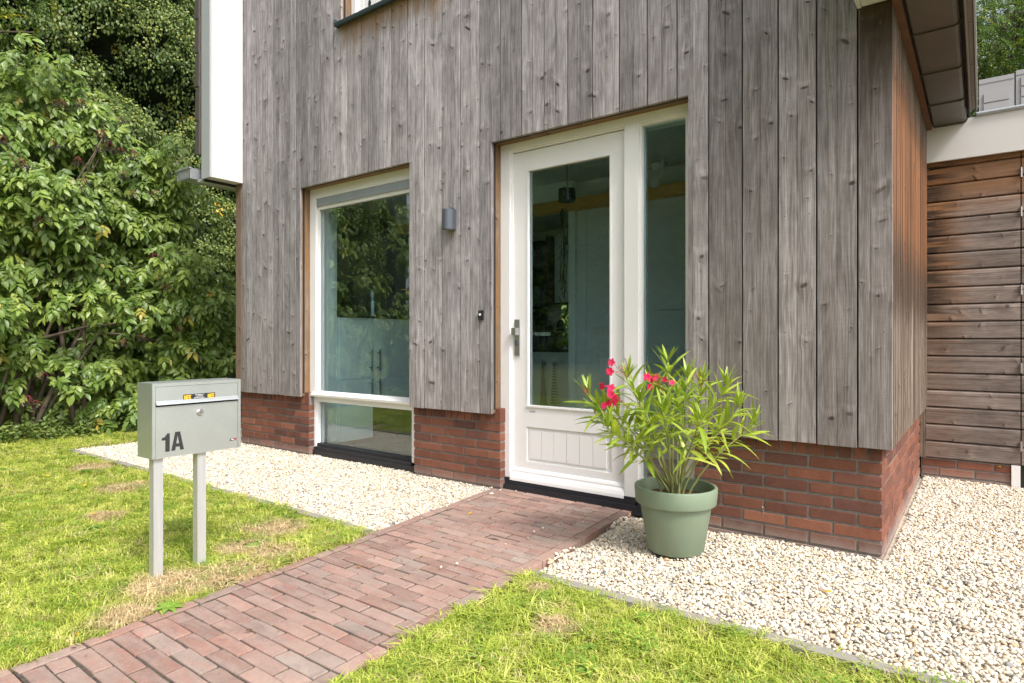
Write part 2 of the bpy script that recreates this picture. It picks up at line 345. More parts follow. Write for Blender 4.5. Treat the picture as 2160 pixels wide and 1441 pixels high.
# ------------------------------------------------------------------ scatter of instances for ground cover and foliage mass (kind = stuff)
def pts_mesh(name, P, rot, scl, var):
    me = bpy.data.meshes.new(name); me.from_pydata([], [], []); me.vertices.add(len(P))
    me.vertices.foreach_set('co', np.asarray(P, np.float32).ravel())
    a = me.attributes.new('rot', 'FLOAT_VECTOR', 'POINT'); a.data.foreach_set('vector', np.asarray(rot, np.float32).ravel())
    a = me.attributes.new('scl', 'FLOAT', 'POINT'); a.data.foreach_set('value', np.asarray(scl, np.float32))
    a = me.attributes.new('variant', 'INT', 'POINT'); a.data.foreach_set('value', np.asarray(var, np.int32))
    return me
def scatter(name, P, rot, scl, var, sources, parent=None):
    me = pts_mesh(name, P, rot, scl, var); o = bpy.data.objects.new(name, me); COL.objects.link(o)
    if parent: o.parent = parent
    g = bpy.data.node_groups.new('scatter_'+name, 'GeometryNodeTree')
    g.interface.new_socket('Geometry', in_out='INPUT', socket_type='NodeSocketGeometry'); g.interface.new_socket('Geometry', in_out='OUTPUT', socket_type='NodeSocketGeometry')
    N = g.nodes; L = g.links; gi = N.new('NodeGroupInput'); go = N.new('NodeGroupOutput'); jn = N.new('GeometryNodeJoinGeometry')
    def na(nm, ty):
        q = N.new('GeometryNodeInputNamedAttribute'); q.data_type = ty; q.inputs[0].default_value = nm; return [s for s in q.outputs if s.enabled and s.name == 'Attribute'][0]
    er = N.new('FunctionNodeEulerToRotation'); L.new(na('rot', 'FLOAT_VECTOR'), er.inputs[0]); sc_ = na('scl', 'FLOAT'); va = na('variant', 'INT')
    for i, s in enumerate(sources):
        oi = N.new('GeometryNodeObjectInfo'); oi.inputs[0].default_value = s; oi.transform_space = 'ORIGINAL'
        if 'As Instance' in oi.inputs: oi.inputs['As Instance'].default_value = False
        ip = N.new('GeometryNodeInstanceOnPoints'); cp = N.new('FunctionNodeCompare'); cp.data_type = 'INT'; cp.operation = 'EQUAL'
        ins = [x for x in cp.inputs if x.enabled]; L.new(va, ins[0]); ins[1].default_value = i
        L.new(gi.outputs[0], ip.inputs['Points']); L.new(cp.outputs[0], ip.inputs['Selection']); L.new(oi.outputs['Geometry'], ip.inputs['Instance'])
        L.new(er.outputs[0], ip.inputs['Rotation']); L.new(sc_, ip.inputs['Scale']); L.new(ip.outputs[0], jn.inputs[0])
    L.new(jn.outputs[0], go.inputs[0])
    md = o.modifiers.new('scatter', 'NODES'); md.node_group = g
    o['kind'] = 'stuff'; return o
def source(name, verts, faces, mat, uvs=None, smooth=True):    # mesh data of a piece to be scattered; the object itself is not in the scene
    me = bpy.data.meshes.new(name); me.from_pydata(verts, [], faces); me.materials.append(mat)
    if uvs is not None:
        ul = me.uv_layers.new(name='UVMap')
        for lp in me.loops: ul.data[lp.index].uv = uvs[lp.vertex_index]
    if smooth:
        for p in me.polygons: p.use_smooth = True
    me.update(); return bpy.data.objects.new(name, me)

def leaf_geo(L, W, n=4, fold=.25, curl=.2, M4=None, prof=None):
    """pointed leaf from the origin along +X, face up; returns verts, faces, uvs"""
    V = []; F = []; U = []
    for i in range(n+1):
        s = i/n; w = W*.5*(prof(s) if prof else math.sin(math.pi*min(1, s**.8*.97+.015))**.85)
        x = L*s; z = -curl*L*s*s
        for k, e in enumerate((-1, 0, 1)):
            V.append(Vector((x, e*w, z+abs(e)*w*fold))); U.append((.5+.5*e, s))
        if i:
            b = (i-1)*3; F += [(b, b+3, b+4, b+1), (b+1, b+4, b+5, b+2)]
    if M4 is not None: V = [M4 @ v for v in V]
    return V, F, U
def merge(parts):
    V = []; F = []; U = []
    for v, f, u in parts:
        o = len(V); V += v; U += u; F += [tuple(i+o for i in q) for q in f]
    return V, F, U
def TR(loc, rx=0, ry=0, rz=0, s=1):
    return Matrix.Translation(loc) @ Euler((rx, ry, rz)).to_matrix().to_4x4() @ Matrix.Scale(s, 4)
def mesh_of(name, geo, mat, smooth=True):
    o = source(name, *geo[:2], mat, geo[2], smooth); me = o.data; bpy.data.objects.remove(o); return me

# ------------------------------------------------------------------ ground
def grid_plane(name, x0, x1, y0, y1, z, mat, nx=1, ny=1, zf=None):
    bm = bmesh.new(); bmesh.ops.create_grid(bm, x_segments=nx, y_segments=ny, size=.5)
    for v in bm.verts:
        v.co.x = x0+(v.co.x+.5)*(x1-x0); v.co.y = y0+(v.co.y+.5)*(y1-y0); v.co.z = z+(zf(v.co.x, v.co.y) if zf else 0)
    return finish(name, bm, mat)
t = NT('soil_ground'); P = t.pos(); c = t.ramp(t.noise(P, 6, 5, .6), [(.3, (.05, .065, .02)), (.6, (.11, .13, .035)), (.8, (.17, .15, .06))])
M['ground'] = t.done(t.bsdf(c, .95, 0, .2, t.bump(t.noise(P, 60, 3), .6, .01)))
tag(grid_plane('ground', -150, 150, -150, 150, -.10, M['ground'], 8, 8), kind='structure')

PATH_L = lambda y: -2.50-(y-.66)*.10          # the path is laid very slightly askew to the house
PATH_R = lambda y: -1.60-(y-1.2)*.055
t = NT('lawn_soil'); P = t.pos(); c = t.ramp(t.noise(P, 9, 5, .65), [(.3, (.07, .075, .02)), (.55, (.15, .15, .045)), (.75, (.25, .20, .09))])
M['lawn_soil'] = t.done(t.bsdf(c, .95, 0, .1, t.bump(t.noise(P, 90, 3), .6, .008)))
tag(grid_plane('lawn_ground', -14, 8, -14, 2.28, -.012, M['lawn_soil'], 40, 40), kind='structure')
tag(grid_plane('lawn_ground', -14, -7.05, 2.28, 14, -.013, M['lawn_soil'], 20, 30), kind='structure')
t = NT('gravel_base'); P = t.pos(); c = t.ramp(t.noise(P, 120, 3, .6), [(.35, (.38, .32, .24)), (.6, (.55, .49, .40))])
M['gbase'] = t.done(t.bsdf(c, .95, 0, .1))
gz = lambda x, y: -.03*max(0, 1-abs(x+1.45)/.45)*(1 if y > 2.4 else 0)
tag(grid_plane('gravel_bed', -7.0, -2.5, 2.33, 3.6, -.022, M['gbase'], 20, 6), kind='structure')
tag(grid_plane('gravel_bed', -1.85, 3.2, 2.33, 5.92, -.024, M['gbase'], 40, 24, gz), kind='structure')
tag(grid_plane('gravel_bed', -7.0, -6.08, 3.61, 6.5, -.023, M['gbase'], 4, 6), kind='structure')
t = NT('path_bedding'); P = t.pos(); c = t.ramp(t.noise(P, 45, 4, .6), [(.35, (.055, .048, .044)), (.55, (.11, .09, .075)), (.63, (.07, .085, .03)), (.7, (.11, .15, .03))])
M['bed'] = t.done(t.bsdf(c, .95, 0, .1, t.bump(t.noise(P, 200, 2), .8, .004)))
path = empty('path', (0, 0, 0), kind='structure'); path['label'] = 'red clay brick path laid in offset rows, leading to the front door'
bm = bmesh.new(); vs_ = [bm.verts.new(p) for p in ((PATH_L(.62)+.015, .658, -.0055), (PATH_R(.62)-.015, .658, -.0055), (PATH_R(3.6)-.012, 3.58, -.0055), (PATH_L(3.6)+.012, 3.58, -.0055))]
lo = [bm.verts.new(v.co-Vector((0, 0, .07))) for v in vs_]; bm.faces.new(vs_)
for i in range(4): bm.faces.new((vs_[i], lo[i], lo[(i+1) % 4], vs_[(i+1) % 4]))
finish('bedding', bm, M['bed'], path)
# pavers
def block_mesh(name, bev, jit, seed, mat, wob=0):
    q = random.Random(seed); bm = bmesh.new(); bx(bm, -.5, .5, -.5, .5, -.5, .5)
    if wob:
        bmesh.ops.subdivide_edges(bm, edges=[e for e in bm.edges if abs((e.verts[0].co-e.verts[1].co).x) > .9], cuts=3)
    for v in bm.verts: v.co += Vector((q.uniform(-jit, jit), q.uniform(-jit, jit)*2.2, q.uniform(-jit, jit)*1.5))
    return bm
def brick_data(name, L, W, Hh, seed, mat, bev=.003, jit=.006, wob=1, seg=1):
    bm = block_mesh(name, bev, jit, seed, mat, wob)
    for v in bm.verts: v.co = Vector((v.co.x*L, v.co.y*W, v.co.z*Hh))
    es = [e for e in bm.edges if len(e.link_faces) == 2 and e.calc_face_angle(0) > .8]
    bmesh.ops.bevel(bm, geom=es, offset=bev, segments=seg, affect='EDGES', clamp_overlap=True); bmesh.ops.recalc_face_normals(bm, faces=bm.faces)
    me = bpy.data.meshes.new(name); bm.to_mesh(me); bm.free(); me.materials.append(mat)
    for p in me.polygons: p.use_smooth = False
    return me
PV = [brick_data('paver', .196, .062, .06, 50+i, M['paver'], .0022, .008, 1, 1) for i in range(8)]
PB = [brick_data('border_paver', .2, .055, .06, 80+i, M['paver'], .0025, .006, 1, 1) for i in range(5)]
def put(name, me, parent, loc, rot=(0, 0, 0), sc=(1, 1, 1)):
    o = bpy.data.objects.new(name, me); o.location = loc; o.rotation_euler = rot; o.scale = sc; o.parent = parent; COL.objects.link(o); return o
y = .665; row = 0
while y < 3.56:
    xl, xr = PATH_L(y)+.062, PATH_R(y)-.064
    x = xl; first = True; ang = -.012+rnd.uniform(-.008, .008)
    off = .098 if row % 2 else .2
    while x < xr-.02:
        ln = (off if first else .2); first = False
        ln = min(ln*rnd.uniform(.985, 1.015), xr-x)
        if xr-(x+ln) < .035: ln = xr-x
        put('paver', PV[rnd.randrange(8)], path, (x+ln/2, y+.033+rnd.uniform(-.002, .002), -.0295+rnd.uniform(-.0015, .0015)-(.004 if rnd.random() < .07 else 0)),
            (rnd.uniform(-.02, .02)+(math.pi if rnd.random() < .5 else 0), rnd.uniform(-.008, .008), ang+rnd.uniform(-.012, .012)), ((ln-.0095)/.196, .985+rnd.uniform(-.02, .01), 1))
        x += ln
    y += .0668; row += 1
y = .66
while y < 3.56:
    for f, s, w in ((PATH_L, .028, 1.0), (PATH_R, -.030, 1.08)):
        put('border_paver', PB[rnd.randrange(5)], path, (f(y+.1)+s+rnd.uniform(-.003, .003), y+.1, -.0285+rnd.uniform(-.002, .002)),
            (rnd.uniform(-.015, .015), rnd.uniform(-.01, .01), math.pi/2+(.10 if f is PATH_L else .055)+rnd.uniform(-.01, .01)), (.97, w*rnd.uniform(.95, 1.0), 1))
    y += .203
# paving of the street side, mostly out of frame
lane = empty('pavement', kind='structure')
box('bedding', (-9, 2, -2.2, .657, -.08, -.014), M['bed'], lane, 0)
yy = .655; row = 0
PN = [brick_data('lane_paver', .2, .1, .06, 120+i, M['paver'], .005, .006, 0, 2) for i in range(3)]
while yy > -.4:
    x = -3.9+(.1 if row % 2 else 0)
    while x < -1.2:
        put('paver', PN[rnd.randrange(3)], lane, (x+.1, yy-.05, -.035+rnd.uniform(-.003, .003)), (rnd.uniform(-.02, .02), 0, rnd.uniform(-.01, .01)), (.97, .96, 1))
        x += .205
    yy -= .103; row += 1

# concrete edging strips
def edging(name, x0, x1, y, label):
    e = empty(name, (0, 0, 0), label, 'edging', 'concrete edging strips between gravel and lawn')
    x = x0
    while x < x1-.05:
        ln = min(1.0, x1-x)
        box('edging_slab', (x, x+ln-.004, y-.027, y+.027, -.16, .006+rnd.uniform(-.003, .003)), M['slab'], e, .004); x += ln
edging('edging_strip', -7.0, -2.70, 2.305, 'pale concrete edging strip along the gravel left of the brick path')
edging('edging_strip', -1.64, 3.0, 2.33, 'pale concrete edging strip along the gravel right of the brick path')

# gravel pebbles
t = NT('pebble'); r = t.rand(); c = t.ramp(r, [(0, (.70, .62, .50)), (.2, (.76, .71, .62)), (.36, (.60, .49, .35)), (.5, (.78, .74, .66)), (.68, (.62, .53, .41)), (.78, (.72, .68, .62)), (.86, (.50, .36, .21)), (.90, (.48, .44, .39)), (.96, (.36, .35, .33)), (1, (.17, .175, .19))])
q = t.vm('ADD', t.obj(), t.cxyz(r, t.math('MULTIPLY', r, 7), 0)); n = t.math('MULTIPLY_ADD', t.noise(t.vm('MULTIPLY', q, (1, 1, 1)), 90, 3, .6), .5, .76)
M['pebble'] = t.done(t.bsdf(t.vm('MULTIPLY', t.vm('MULTIPLY', c, (.95, .93, .90)), t.cxyz(n, n, n)), .65, 0, .3))
PEB = []
for i in range(7):
    bm = bmesh.new(); bmesh.ops.create_icosphere(bm, subdivisions=2, radius=1)
    q = random.Random(300+i); a, b, c_ = q.uniform(.9, 1.25), q.uniform(.65, .95), q.uniform(.5, .75)
    cuts = [Vector((q.uniform(-1, 1), q.uniform(-1, 1), q.uniform(-1, 1))).normalized() for _ in range(5)]
    for v in bm.verts:
        co = v.co.copy()
        for cu in cuts:
            d_ = co.dot(cu)-q.uniform(.72, .74)
            if d_ > 0: co -= cu*d_*.8
        v.co = Vector((co.x*a, co.y*b, co.z*c_))*.0077
    me = bpy.data.meshes.new('pebble'); bm.to_mesh(me); bm.free(); me.materials.append(M['pebble'])
    for p in me.polygons: p.use_smooth = True
    PEB.append(bpy.data.objects.new('pebble_source', me))
def gravel(name, regions, spacing, seed, label):
    rs = np.random.RandomState(seed); P = []
    for (x0, x1, y0, y1, test) in regions:
        nx, ny = int((x1-x0)/spacing), int((y1-y0)/spacing)
        X, Y = np.meshgrid(x0+(np.arange(nx)+.5)*spacing, y0+(np.arange(ny)+.5)*spacing)
        X = X.ravel()+rs.uniform(-.5, .5, nx*ny)*spacing; Y = Y.ravel()+rs.uniform(-.5, .5, nx*ny)*spacing
        if test is not None: k = test(X, Y); X, Y = X[k], Y[k]
        P.append(np.c_[X, Y])
    P = np.vstack(P); n = len(P)
    gzv = (P[:, 1] > 0)*np.where((P[:, 0] > -2.50-(P[:, 1]-.66)*.10) & (P[:, 0] < -1.60-(P[:, 1]-1.2)*.055+.02), .017, 0)-.032*np.clip(1-np.abs(P[:, 0]+1.45)/.45, 0, 1)*(P[:, 1] > 2.36)
    z = -.012+rs.uniform(-.004, .011, n)+gzv+.005*np.sin(P[:, 0]*5.1)*np.sin(P[:, 1]*6.3)
    rot = np.c_[rs.uniform(-.6, .6, n), rs.uniform(-.6, .6, n), rs.uniform(0, 6.28, n)]
    s = np.clip(rs.lognormal(0, .27, n), .5, 2.0)
    o = scatter(name, np.c_[P, z], rot, s, rs.randint(0, 7, n), PEB)
    o['label'] = label; o['category'] = 'gravel'; return o
def clear_r(X, Y):
    k = (X > -1.60-(Y-1.2)*.055+.02+.02*np.sin(Y*9)) & ~((X < -.36) & (Y > 3.49)) & ~(np.hypot(X+1.249, Y-3.061) < .128)
    return k
gravel('gravel', [(-7.0, -2.5, 2.335, 3.56, lambda X, Y: X < -2.50-(Y-.66)*.10-.004), (-7.0, -6.1, 3.56, 5.2, None), (-2.8, -2.5, 2.36, 3.5, lambda X, Y: (X > -2.50-(Y-.66)*.10+.0) & (np.random.RandomState(3).rand(len(X)) < .006))], .0115, 1, 'white pebble gravel between the lawn and the left part of the wall')
gravel('gravel', [(-1.8, 1.7, 2.36, 5.8, clear_r), (-2.0, -1.65, 1.9, 3.5, lambda X, Y: (X < -1.60-(Y-1.2)*.055) & (np.random.RandomState(4).rand(len(X)) < .005))], .0114, 2, 'white and cream pebble gravel round the green pot and the house corner')
gravel('gravel', [(1.7, 3.0, 2.36, 5.8, None)], .02, 3, 'coarse white pebble gravel at the far right of the house corner')

# ------------------------------------------------------------------ lawn
t = NT('grass_blade'); P = t.pos(); r = t.rand()
f = t.math('ADD', t.math('MULTIPLY', r, .45), t.math('MULTIPLY', t.noise(P, 2.3, 4, .65), .62))
c = t.ramp(f, [(.2, (.20, .30, .035)), (.42, (.36, .46, .055)), (.6, (.54, .60, .11)), (.8, (.70, .70, .20))])
P2 = t.cxyz(*[t.xyz(P)[i] for i in (0, 1)])
spots = [(-2.80, 1.30, .22), (-2.68, 1.52, .20), (-2.62, 1.05, .14), (-3.15, 2.02, .20), (-3.0, 1.75, .16), (-2.78, 1.78, .15), (-4.9, 1.95, .22), (-1.5, 2.2, .06), (-1.25, 1.95, .10), (-4.2, 1.55, .13), (-5.9, 2.1, .2)]
dry = None; nz = t.noise(P, 9, 4, .7)
for (sx, sy, sr) in spots:
    d_ = t.math('DIVIDE', t.vm('DISTANCE', P2, (sx, sy, 0)), sr); d_ = t.math('MULTIPLY_ADD', nz, 1.2, d_)
    m_ = t.sm(d_, 1.75, 1.05); dry = m_ if dry is None else t.math('MAXIMUM', dry, m_)
dry = t.math('MAXIMUM', dry, t.math('MULTIPLY', t.sm(t.noise(P, 3.1, 4, .7), .58, .74), .4))
dry = t.math('MAXIMUM', dry, t.math('MULTIPLY', t.sm(t.math('FRACT', t.math('MULTIPLY', r, 13.7)), .90, .94), .7))
c = t.mix(dry, c, t.ramp(t.math('FRACT', t.math('MULTIPLY', r, 5.1)), [(0, (.55, .42, .22)), (.5, (.75, .60, .36)), (1, (.62, .50, .28))]))
a = t.bsdf(c, .5, 0, .35); tr = t.n('ShaderNodeBsdfTranslucent'); t.l(c, tr.inputs[0]); mx = t.n('ShaderNodeMixShader'); mx.inputs[0].default_value = .3; t.l(a, mx.inputs[1]); t.l(tr.outputs[0], mx.inputs[2])
M['grass'] = t.done(mx.outputs[0])
def tuft(seed, nb, hgt, rad, wid, lean):
    q = random.Random(seed); V = []; F = []
    for _ in range(nb):
        a = q.uniform(0, 6.28); rr = rad*math.sqrt(q.random()); b = Vector((math.cos(a)*rr, math.sin(a)*rr, -.004))
        d = q.uniform(0, 6.28); dr = Vector((math.cos(d), math.sin(d), 0)); sd_ = Vector((-dr.y, dr.x, 0)); h = hgt*q.uniform(.5, 1.15); ln = lean*q.uniform(.4, 1.5); w = wid*q.uniform(.6, 1.3)
        o = len(V); m_ = b+dr*h*ln*.35+Vector((0, 0, h*.6)); tp = b+dr*h*ln*1.15+Vector((0, 0, h*(1.0-.3*min(ln, 1.3))))
        V += [b-sd_*w*.5, b+sd_*w*.5, m_-sd_*w*.45, m_+sd_*w*.45, tp]; F += [(o, o+1, o+3, o+2), (o+2, o+3, o+4)]
    return source('grass_tuft', V, F, M['grass'], None, False)
TUFT = [tuft(400+i, 26, .034, .034, .0030, .8) for i in range(4)]+[tuft(410+i, 16, .042, .03, .0042, 1.25) for i in range(2)]+[tuft(420, 22, .018, .032, .0034, 1.8)]+[tuft(430, 11, .036, .02, .0075, 1.9)]
M['weed'] = leaf_mat('lawn_weed', [(0, (.12, .24, .035)), (1, (.25, .40, .06))], .25, .5, .3)
TUFT.append(source('weed_rosette', *(lambda g: (g[0], g[1], M['weed'], g[2]))(merge([leaf_geo(.045, .020, 3, .3, .35, TR((0, 0, .012), 0, -.35, k_*.9)) for k_ in range(7)]))))
TUFT.append(source('clover', *(lambda g: (g[0], g[1], M['weed'], g[2]))(merge([leaf_geo(.011, .010, 2, .1, .1, TR((math.cos(k_*2.4)*.006*k_**.5*1.6, math.sin(k_*2.4)*.006*k_**.5*1.6, .026+.004*math.sin(k_*5)), 0, 0, k_*2.1)) for k_ in range(30)]))))
def lawn(name, x0, x1, y0, y1, dens, seed, test, label, var_p=None):
    rs = np.random.RandomState(seed); n = int((x1-x0)*(y1-y0)*dens); X = rs.uniform(x0, x1, n); Y = rs.uniform(y0, y1, n)
    k = test(X, Y); X, Y = X[k], Y[k]; n = len(X)
    g = np.sin(X*7+2*np.sin(Y*5))*np.sin(Y*8+1.5*np.sin(X*6))
    var = rs.choice(10, n, p=[.15, .15, .13, .12, .12, .1, .14, .06, .004, .026])
    s = (1+.28*g)*rs.uniform(.7, 1.25, n)
    o = scatter(name, np.c_[X, Y, np.full(n, -.008)], np.c_[rs.uniform(-.15, .15, n), rs.uniform(-.15, .15, n), rs.uniform(0, 6.28, n)], s, var, TUFT)
    o['label'] = label; o['category'] = 'grass'; return o
wl = lambda X, Y: X < (-2.50-(Y-.66)*.10-.004+.022*np.sin(Y*23)*np.sin(Y*9+X*3))
lawn('lawn', -5.2, -2.5, .58, 2.30, 1500, 5, wl, 'sunny short lawn with straw patches left of the brick path')
lawn('lawn', -9.0, -5.2, .4, 2.285, 800, 6, lambda X, Y: X < 99, 'far part of the lawn running to the shrub border')
lawn('lawn', -9.0, -7.0, 2.285, 6.5, 600, 8, lambda X, Y: X < 99, 'shaded strip of grass behind the end of the gravel')
lawn('lawn', -1.75, 1.5, .6, 2.328, 1600, 7, lambda X, Y: X > (-1.60-(Y-1.2)*.055+.004-.022*np.sin(Y*19)*np.sin(Y*7)), 'bright green lawn in the near right, between path and gravel')
lawn('lawn', -8.0, -4.0, -2.5, .4, 300, 9, lambda X, Y: X < 99, 'lawn in front of the shrub border, left of the camera')

# ------------------------------------------------------------------ house
house = empty('house', (-3.2, 3.5, 0), 'house with grey weathered vertical timber boards above a red brick plinth, white door and window', 'house')
HL = Vector((-3.2, 3.5, 0))
def HP(o): o.location = Vector(o.location)-HL; return o      # the house's parts are modelled in world coordinates
_link = link
def link(name, me, mat=None, parent=None, loc=None):
    o = _link(name, me, mat, parent, loc)
    if parent is house: HP(o)
    return o
def putH(name, me, parent, loc, rot=(0, 0, 0), sc=(1, 1, 1)): return HP(put(name, me, parent, Vector(loc), rot, sc))

YC, YB, YF = 3.45, 3.50, 3.557
TOPZ, BOTZ, ROOFZ = 2.435, .53, 5.3
OPEN = [(-4.991, -3.572, -1, TOPZ), (-2.757, -1.333, -1, TOPZ), (-4.406, -3.2, 3.775, 9)]
def cell_board(name, x0, x1, z0, z1, ya, yb, mat, parent, opens, swap=None, uv0=0):
    """a board x0..x1, z0..z1 with the openings cut out of it, as one closed mesh; swap maps (x,y,z) for other walls"""
    xs = sorted({x0, x1, *[o[0] for o in opens if x0 < o[0] < x1], *[o[1] for o in opens if x0 < o[1] < x1]})
    zs = sorted({z0, z1, *[o[2] for o in opens if z0 < o[2] < z1], *[o[3] for o in opens if z0 < o[3] < z1]})
    zz = []
    for a, b in zip(zs, zs[1:]):
        k = max(1, int((b-a)/1.2)); zz += [a+(b-a)*i/k for i in range(k)]
    zz.append(zs[-1]); zs = zz
    fill = lambda i, j: 0 <= i < len(xs)-1 and 0 <= j < len(zs)-1 and not any(o[0]-1e-4 < (xs[i]+xs[i+1])/2 < o[1] and o[2] < (zs[j]+zs[j+1])/2 < o[3] for o in opens)
    if not any(fill(i, j) for i in range(len(xs)-1) for j in range(len(zs)-1)): return None
    bm = bmesh.new(); V = {}
    def v(i, j, s):
        if (i, j, s) not in V: V[i, j, s] = bm.verts.new((xs[i], (ya, yb)[s], zs[j]))
        return V[i, j, s]
    for i in range(len(xs)-1):
        for j in range(len(zs)-1):
            if not fill(i, j): continue
            bm.faces.new((v(i, j, 0), v(i+1, j, 0), v(i+1, j+1, 0), v(i, j+1, 0))); bm.faces.new((v(i, j, 1), v(i, j+1, 1), v(i+1, j+1, 1), v(i+1, j, 1)))
            for di, dj, a, b in ((-1, 0, (i, j), (i, j+1)), (1, 0, (i+1, j), (i+1, j+1)), (0, -1, (i, j), (i+1, j)), (0, 1, (i, j+1), (i+1, j+1))):
                if not fill(i+di, j+dj): bm.faces.new((v(*a, 0), v(*a, 1), v(*b, 1), v(*b, 0)))
    bmesh.ops.recalc_face_normals(bm, faces=bm.faces)
    es = [e for e in bm.edges if abs(e.verts[0].co.y-ya) < 1e-5 and abs(e.verts[1].co.y-ya) < 1e-5 and len(e.link_faces) == 2 and e.calc_face_angle(0) > 1]
    bmesh.ops.bevel(bm, geom=es, offset=.0010, segments=1, affect='EDGES', clamp_overlap=True)
    ul = bm.loops.layers.uv.new('UVMap')
    for f in bm.faces:
        for lp in f.loops:
            c = lp.vert.co; lp[ul].uv = (c.x-uv0+(c.y-ya)*(1 if abs(f.normal.x) > .5 else 0), c.z+(c.y-ya)*(1 if abs(f.normal.z) > .5 else 0))
    if swap:
        for w in bm.verts: w.co = swap(w.co)
        bmesh.ops.recalc_face_normals(bm, faces=bm.faces)
    me = bpy.data.meshes.new(name); bm.to_mesh(me); bm.free(); return link(name, me, mat, parent)
# facade boards
k = 0; xr = -.340
while xr > -6.079:
    xl = max(-.485-.1829*k, -6.08)
    dy = rnd.uniform(-.0012, .0012)
    cell_board('plank', xl+.004, xr-(.004 if k else 0), BOTZ+rnd.uniform(-.002, .002), ROOFZ, YC+dy, YC+.022, M['wood'], house, OPEN, uv0=xr-.183)
    xr = xl; k += 1
# side boards (wall facing right)
k = 0; ya = 3.4725
while ya < 5.76:
    yb = min(ya+.1829, 5.79)
    cell_board('side_plank', ya+.003, yb-.003, BOTZ+.005, 2.66, 0, .02, M['wood_side'], house, [], swap=lambda c: Vector((-.340-c.y, c.x, c.z)), uv0=ya)
    ya = yb
# dark membrane and structural wall behind the boards
IN = [(-4.95, -3.62, -1, 2.40), (-2.72, -1.37, -1, 2.40), (-4.37, -3.24, 3.8, 9)]
cell_board('membrane', -6.06, -.365, BOTZ+.03, ROOFZ-.02, YC+.03, YC+.05, M['dark'], house, OPEN)
cell_board('wall', -6.04, -.40, .0, ROOFZ-.03, 3.665, 3.80, M['plaster'], house, IN)
cell_board('membrane', 3.505, 5.79, BOTZ+.03, 2.64, 0, .03, M['dark'], house, [], swap=lambda c: Vector((-.37-c.y, c.x, c.z)))
# reveal linings (sheltered, still orange)
def lining(dims, axis, name='reveal_board'):
    bm = bmesh.new(); bx(bm, *dims); ul = bm.loops.layers.uv.new('UVMap')
    for f in bm.faces:
        for lp in f.loops:
            c = lp.vert.co; lp[ul].uv = (c.y-3.4+c.x*.3, c.z) if axis == 'v' else (c.y-3.4+c.z*.3, c.x)
    bmesh.ops.recalc_face_normals(bm, faces=bm.faces); me = bpy.data.meshes.new(name); bm.to_mesh(me); bm.free(); link(name, me, M['reveal'], house)
for (a, b, _, zt) in OPEN[:2]:
    lining((a-.018, a-.001, YC+.0225, YF+.05, BOTZ+.006, zt+.018), 'v'); lining((b+.001, b+.018, YC+.0225, YF+.05, BOTZ+.006, zt+.018), 'v')
    lining((a-.0005, b+.0005, YC+.0225, YF+.05, zt+.001, zt+.018), 'h')
lining((-4.424, -4.407, YC+.0225, YF+.02, 3.78, ROOFZ), 'v'); lining((-3.199, -3.182, YC+.0225, YF+.02, 3.78, ROOFZ), 'v')

# ---- brick plinth
BM_ = [brick_data('brick', .210, .095, .0515, 500+i, M['brick'], .0022, .004, 1) for i in range(8)]
BS_ = [brick_data('soldier_brick', .056, .095, .1, 520+i, M['brick'], .002, .006, 0) for i in range(4)]
def plinth(x0, x1, joint, par0, fr, z_top=.456, rows=9, soldier=True):
    """fr maps (along, depth, z) to world; rot gives the brick's turn"""
    mapf, rz, par = fr
    for k_ in range(rows):
        z = z_top-.065*k_-.027; j = joint-(.111 if (k_+par0) % 2 else 0)
        while j > x0: j -= .222
        while j < x1:
            a, b = max(j+.0055, x0), min(j+.2165, x1)
            if x1-b < .035: b = x1
            if a-x0 < .035: a = x0
            if b-a > .034:
                putH('brick', BM_[rnd.randrange(8)], house, mapf((a+b)/2, .0475+rnd.uniform(-.0015, .0015), z+rnd.uniform(-.0008, .0008)), (0, 0, rz), ((b-a)/.211, 1, 1+rnd.uniform(-.02, .02)))
            j += .222
    if soldier:
        j = x0+.001
        while j < x1-.03:
            putH('soldier_brick', BS_[rnd.randrange(4)], house, mapf(j+.028, .0475+rnd.uniform(-.0015, .0015), .516), (0, 0, rz), (min(1, (x1-j)/.056), 1, 1)); j += .067
front = (lambda a, d_, z: (a, YB+d_, z), 0, 0)
side = (lambda a, d_, z: (-.387-d_, a, z), math.pi/2, 0)
plinth(-1.315, -.387, -.493, 0, front)
plinth(-3.574, -2.717, -2.83, 1, front)
plinth(-6.06, -4.927, -5.04, 0, front)
plinth(3.60, 5.79, 3.60, 1, side)
for d_ in ((-1.312, -.395, YB+.007, YB+.1, -.1, .565), (-3.57, -2.72, YB+.007, YB+.1, -.1, .565), (-6.055, -4.93, YB+.007, YB+.1, -.1, .565), (-.48, -.394, YB+.1005, 5.8, -.1, .565)): box('mortar', d_, M['mortar'], house, 0)
# the spring-like weep vent in one head joint
bm = bmesh.new(); pts = [(-.939+.005*math.cos(i*1.2), YB+.002+.004*math.sin(i*1.2), .105+.055*i/40) for i in range(41)]; tube(bm, pts, .0011, 5)
link('weep_vent', (lambda b: (lambda me: (b.to_mesh(me), b.free(), me)[2])(bpy.data.meshes.new('weep_vent')))(bm), M['steel'], house)

# ---- verges, roof, gutters
for (a, b, zb, sgn) in ((-6.10, -5.942, 2.62, -1), (-.485, -.342, 2.655, 1)):
    inner = (b-.018, b) if sgn < 0 else (a, a+.018)
    box('verge_panel', (inner[0], inner[1], 3.128, YC-.004, zb, 5.6), M['panel'], house, .001)
    box('verge_front', (a+.001, b-.001, 3.11, 3.1265, zb-.004, 5.6), M['gpanel'], house, .001)
    box('verge_soffit', ((a+.002, b-.0195) if sgn < 0 else (a+.0195, b-.002)) + (3.1285, YC-.005, zb+.004, zb+.02), M['panel'], house, 0)
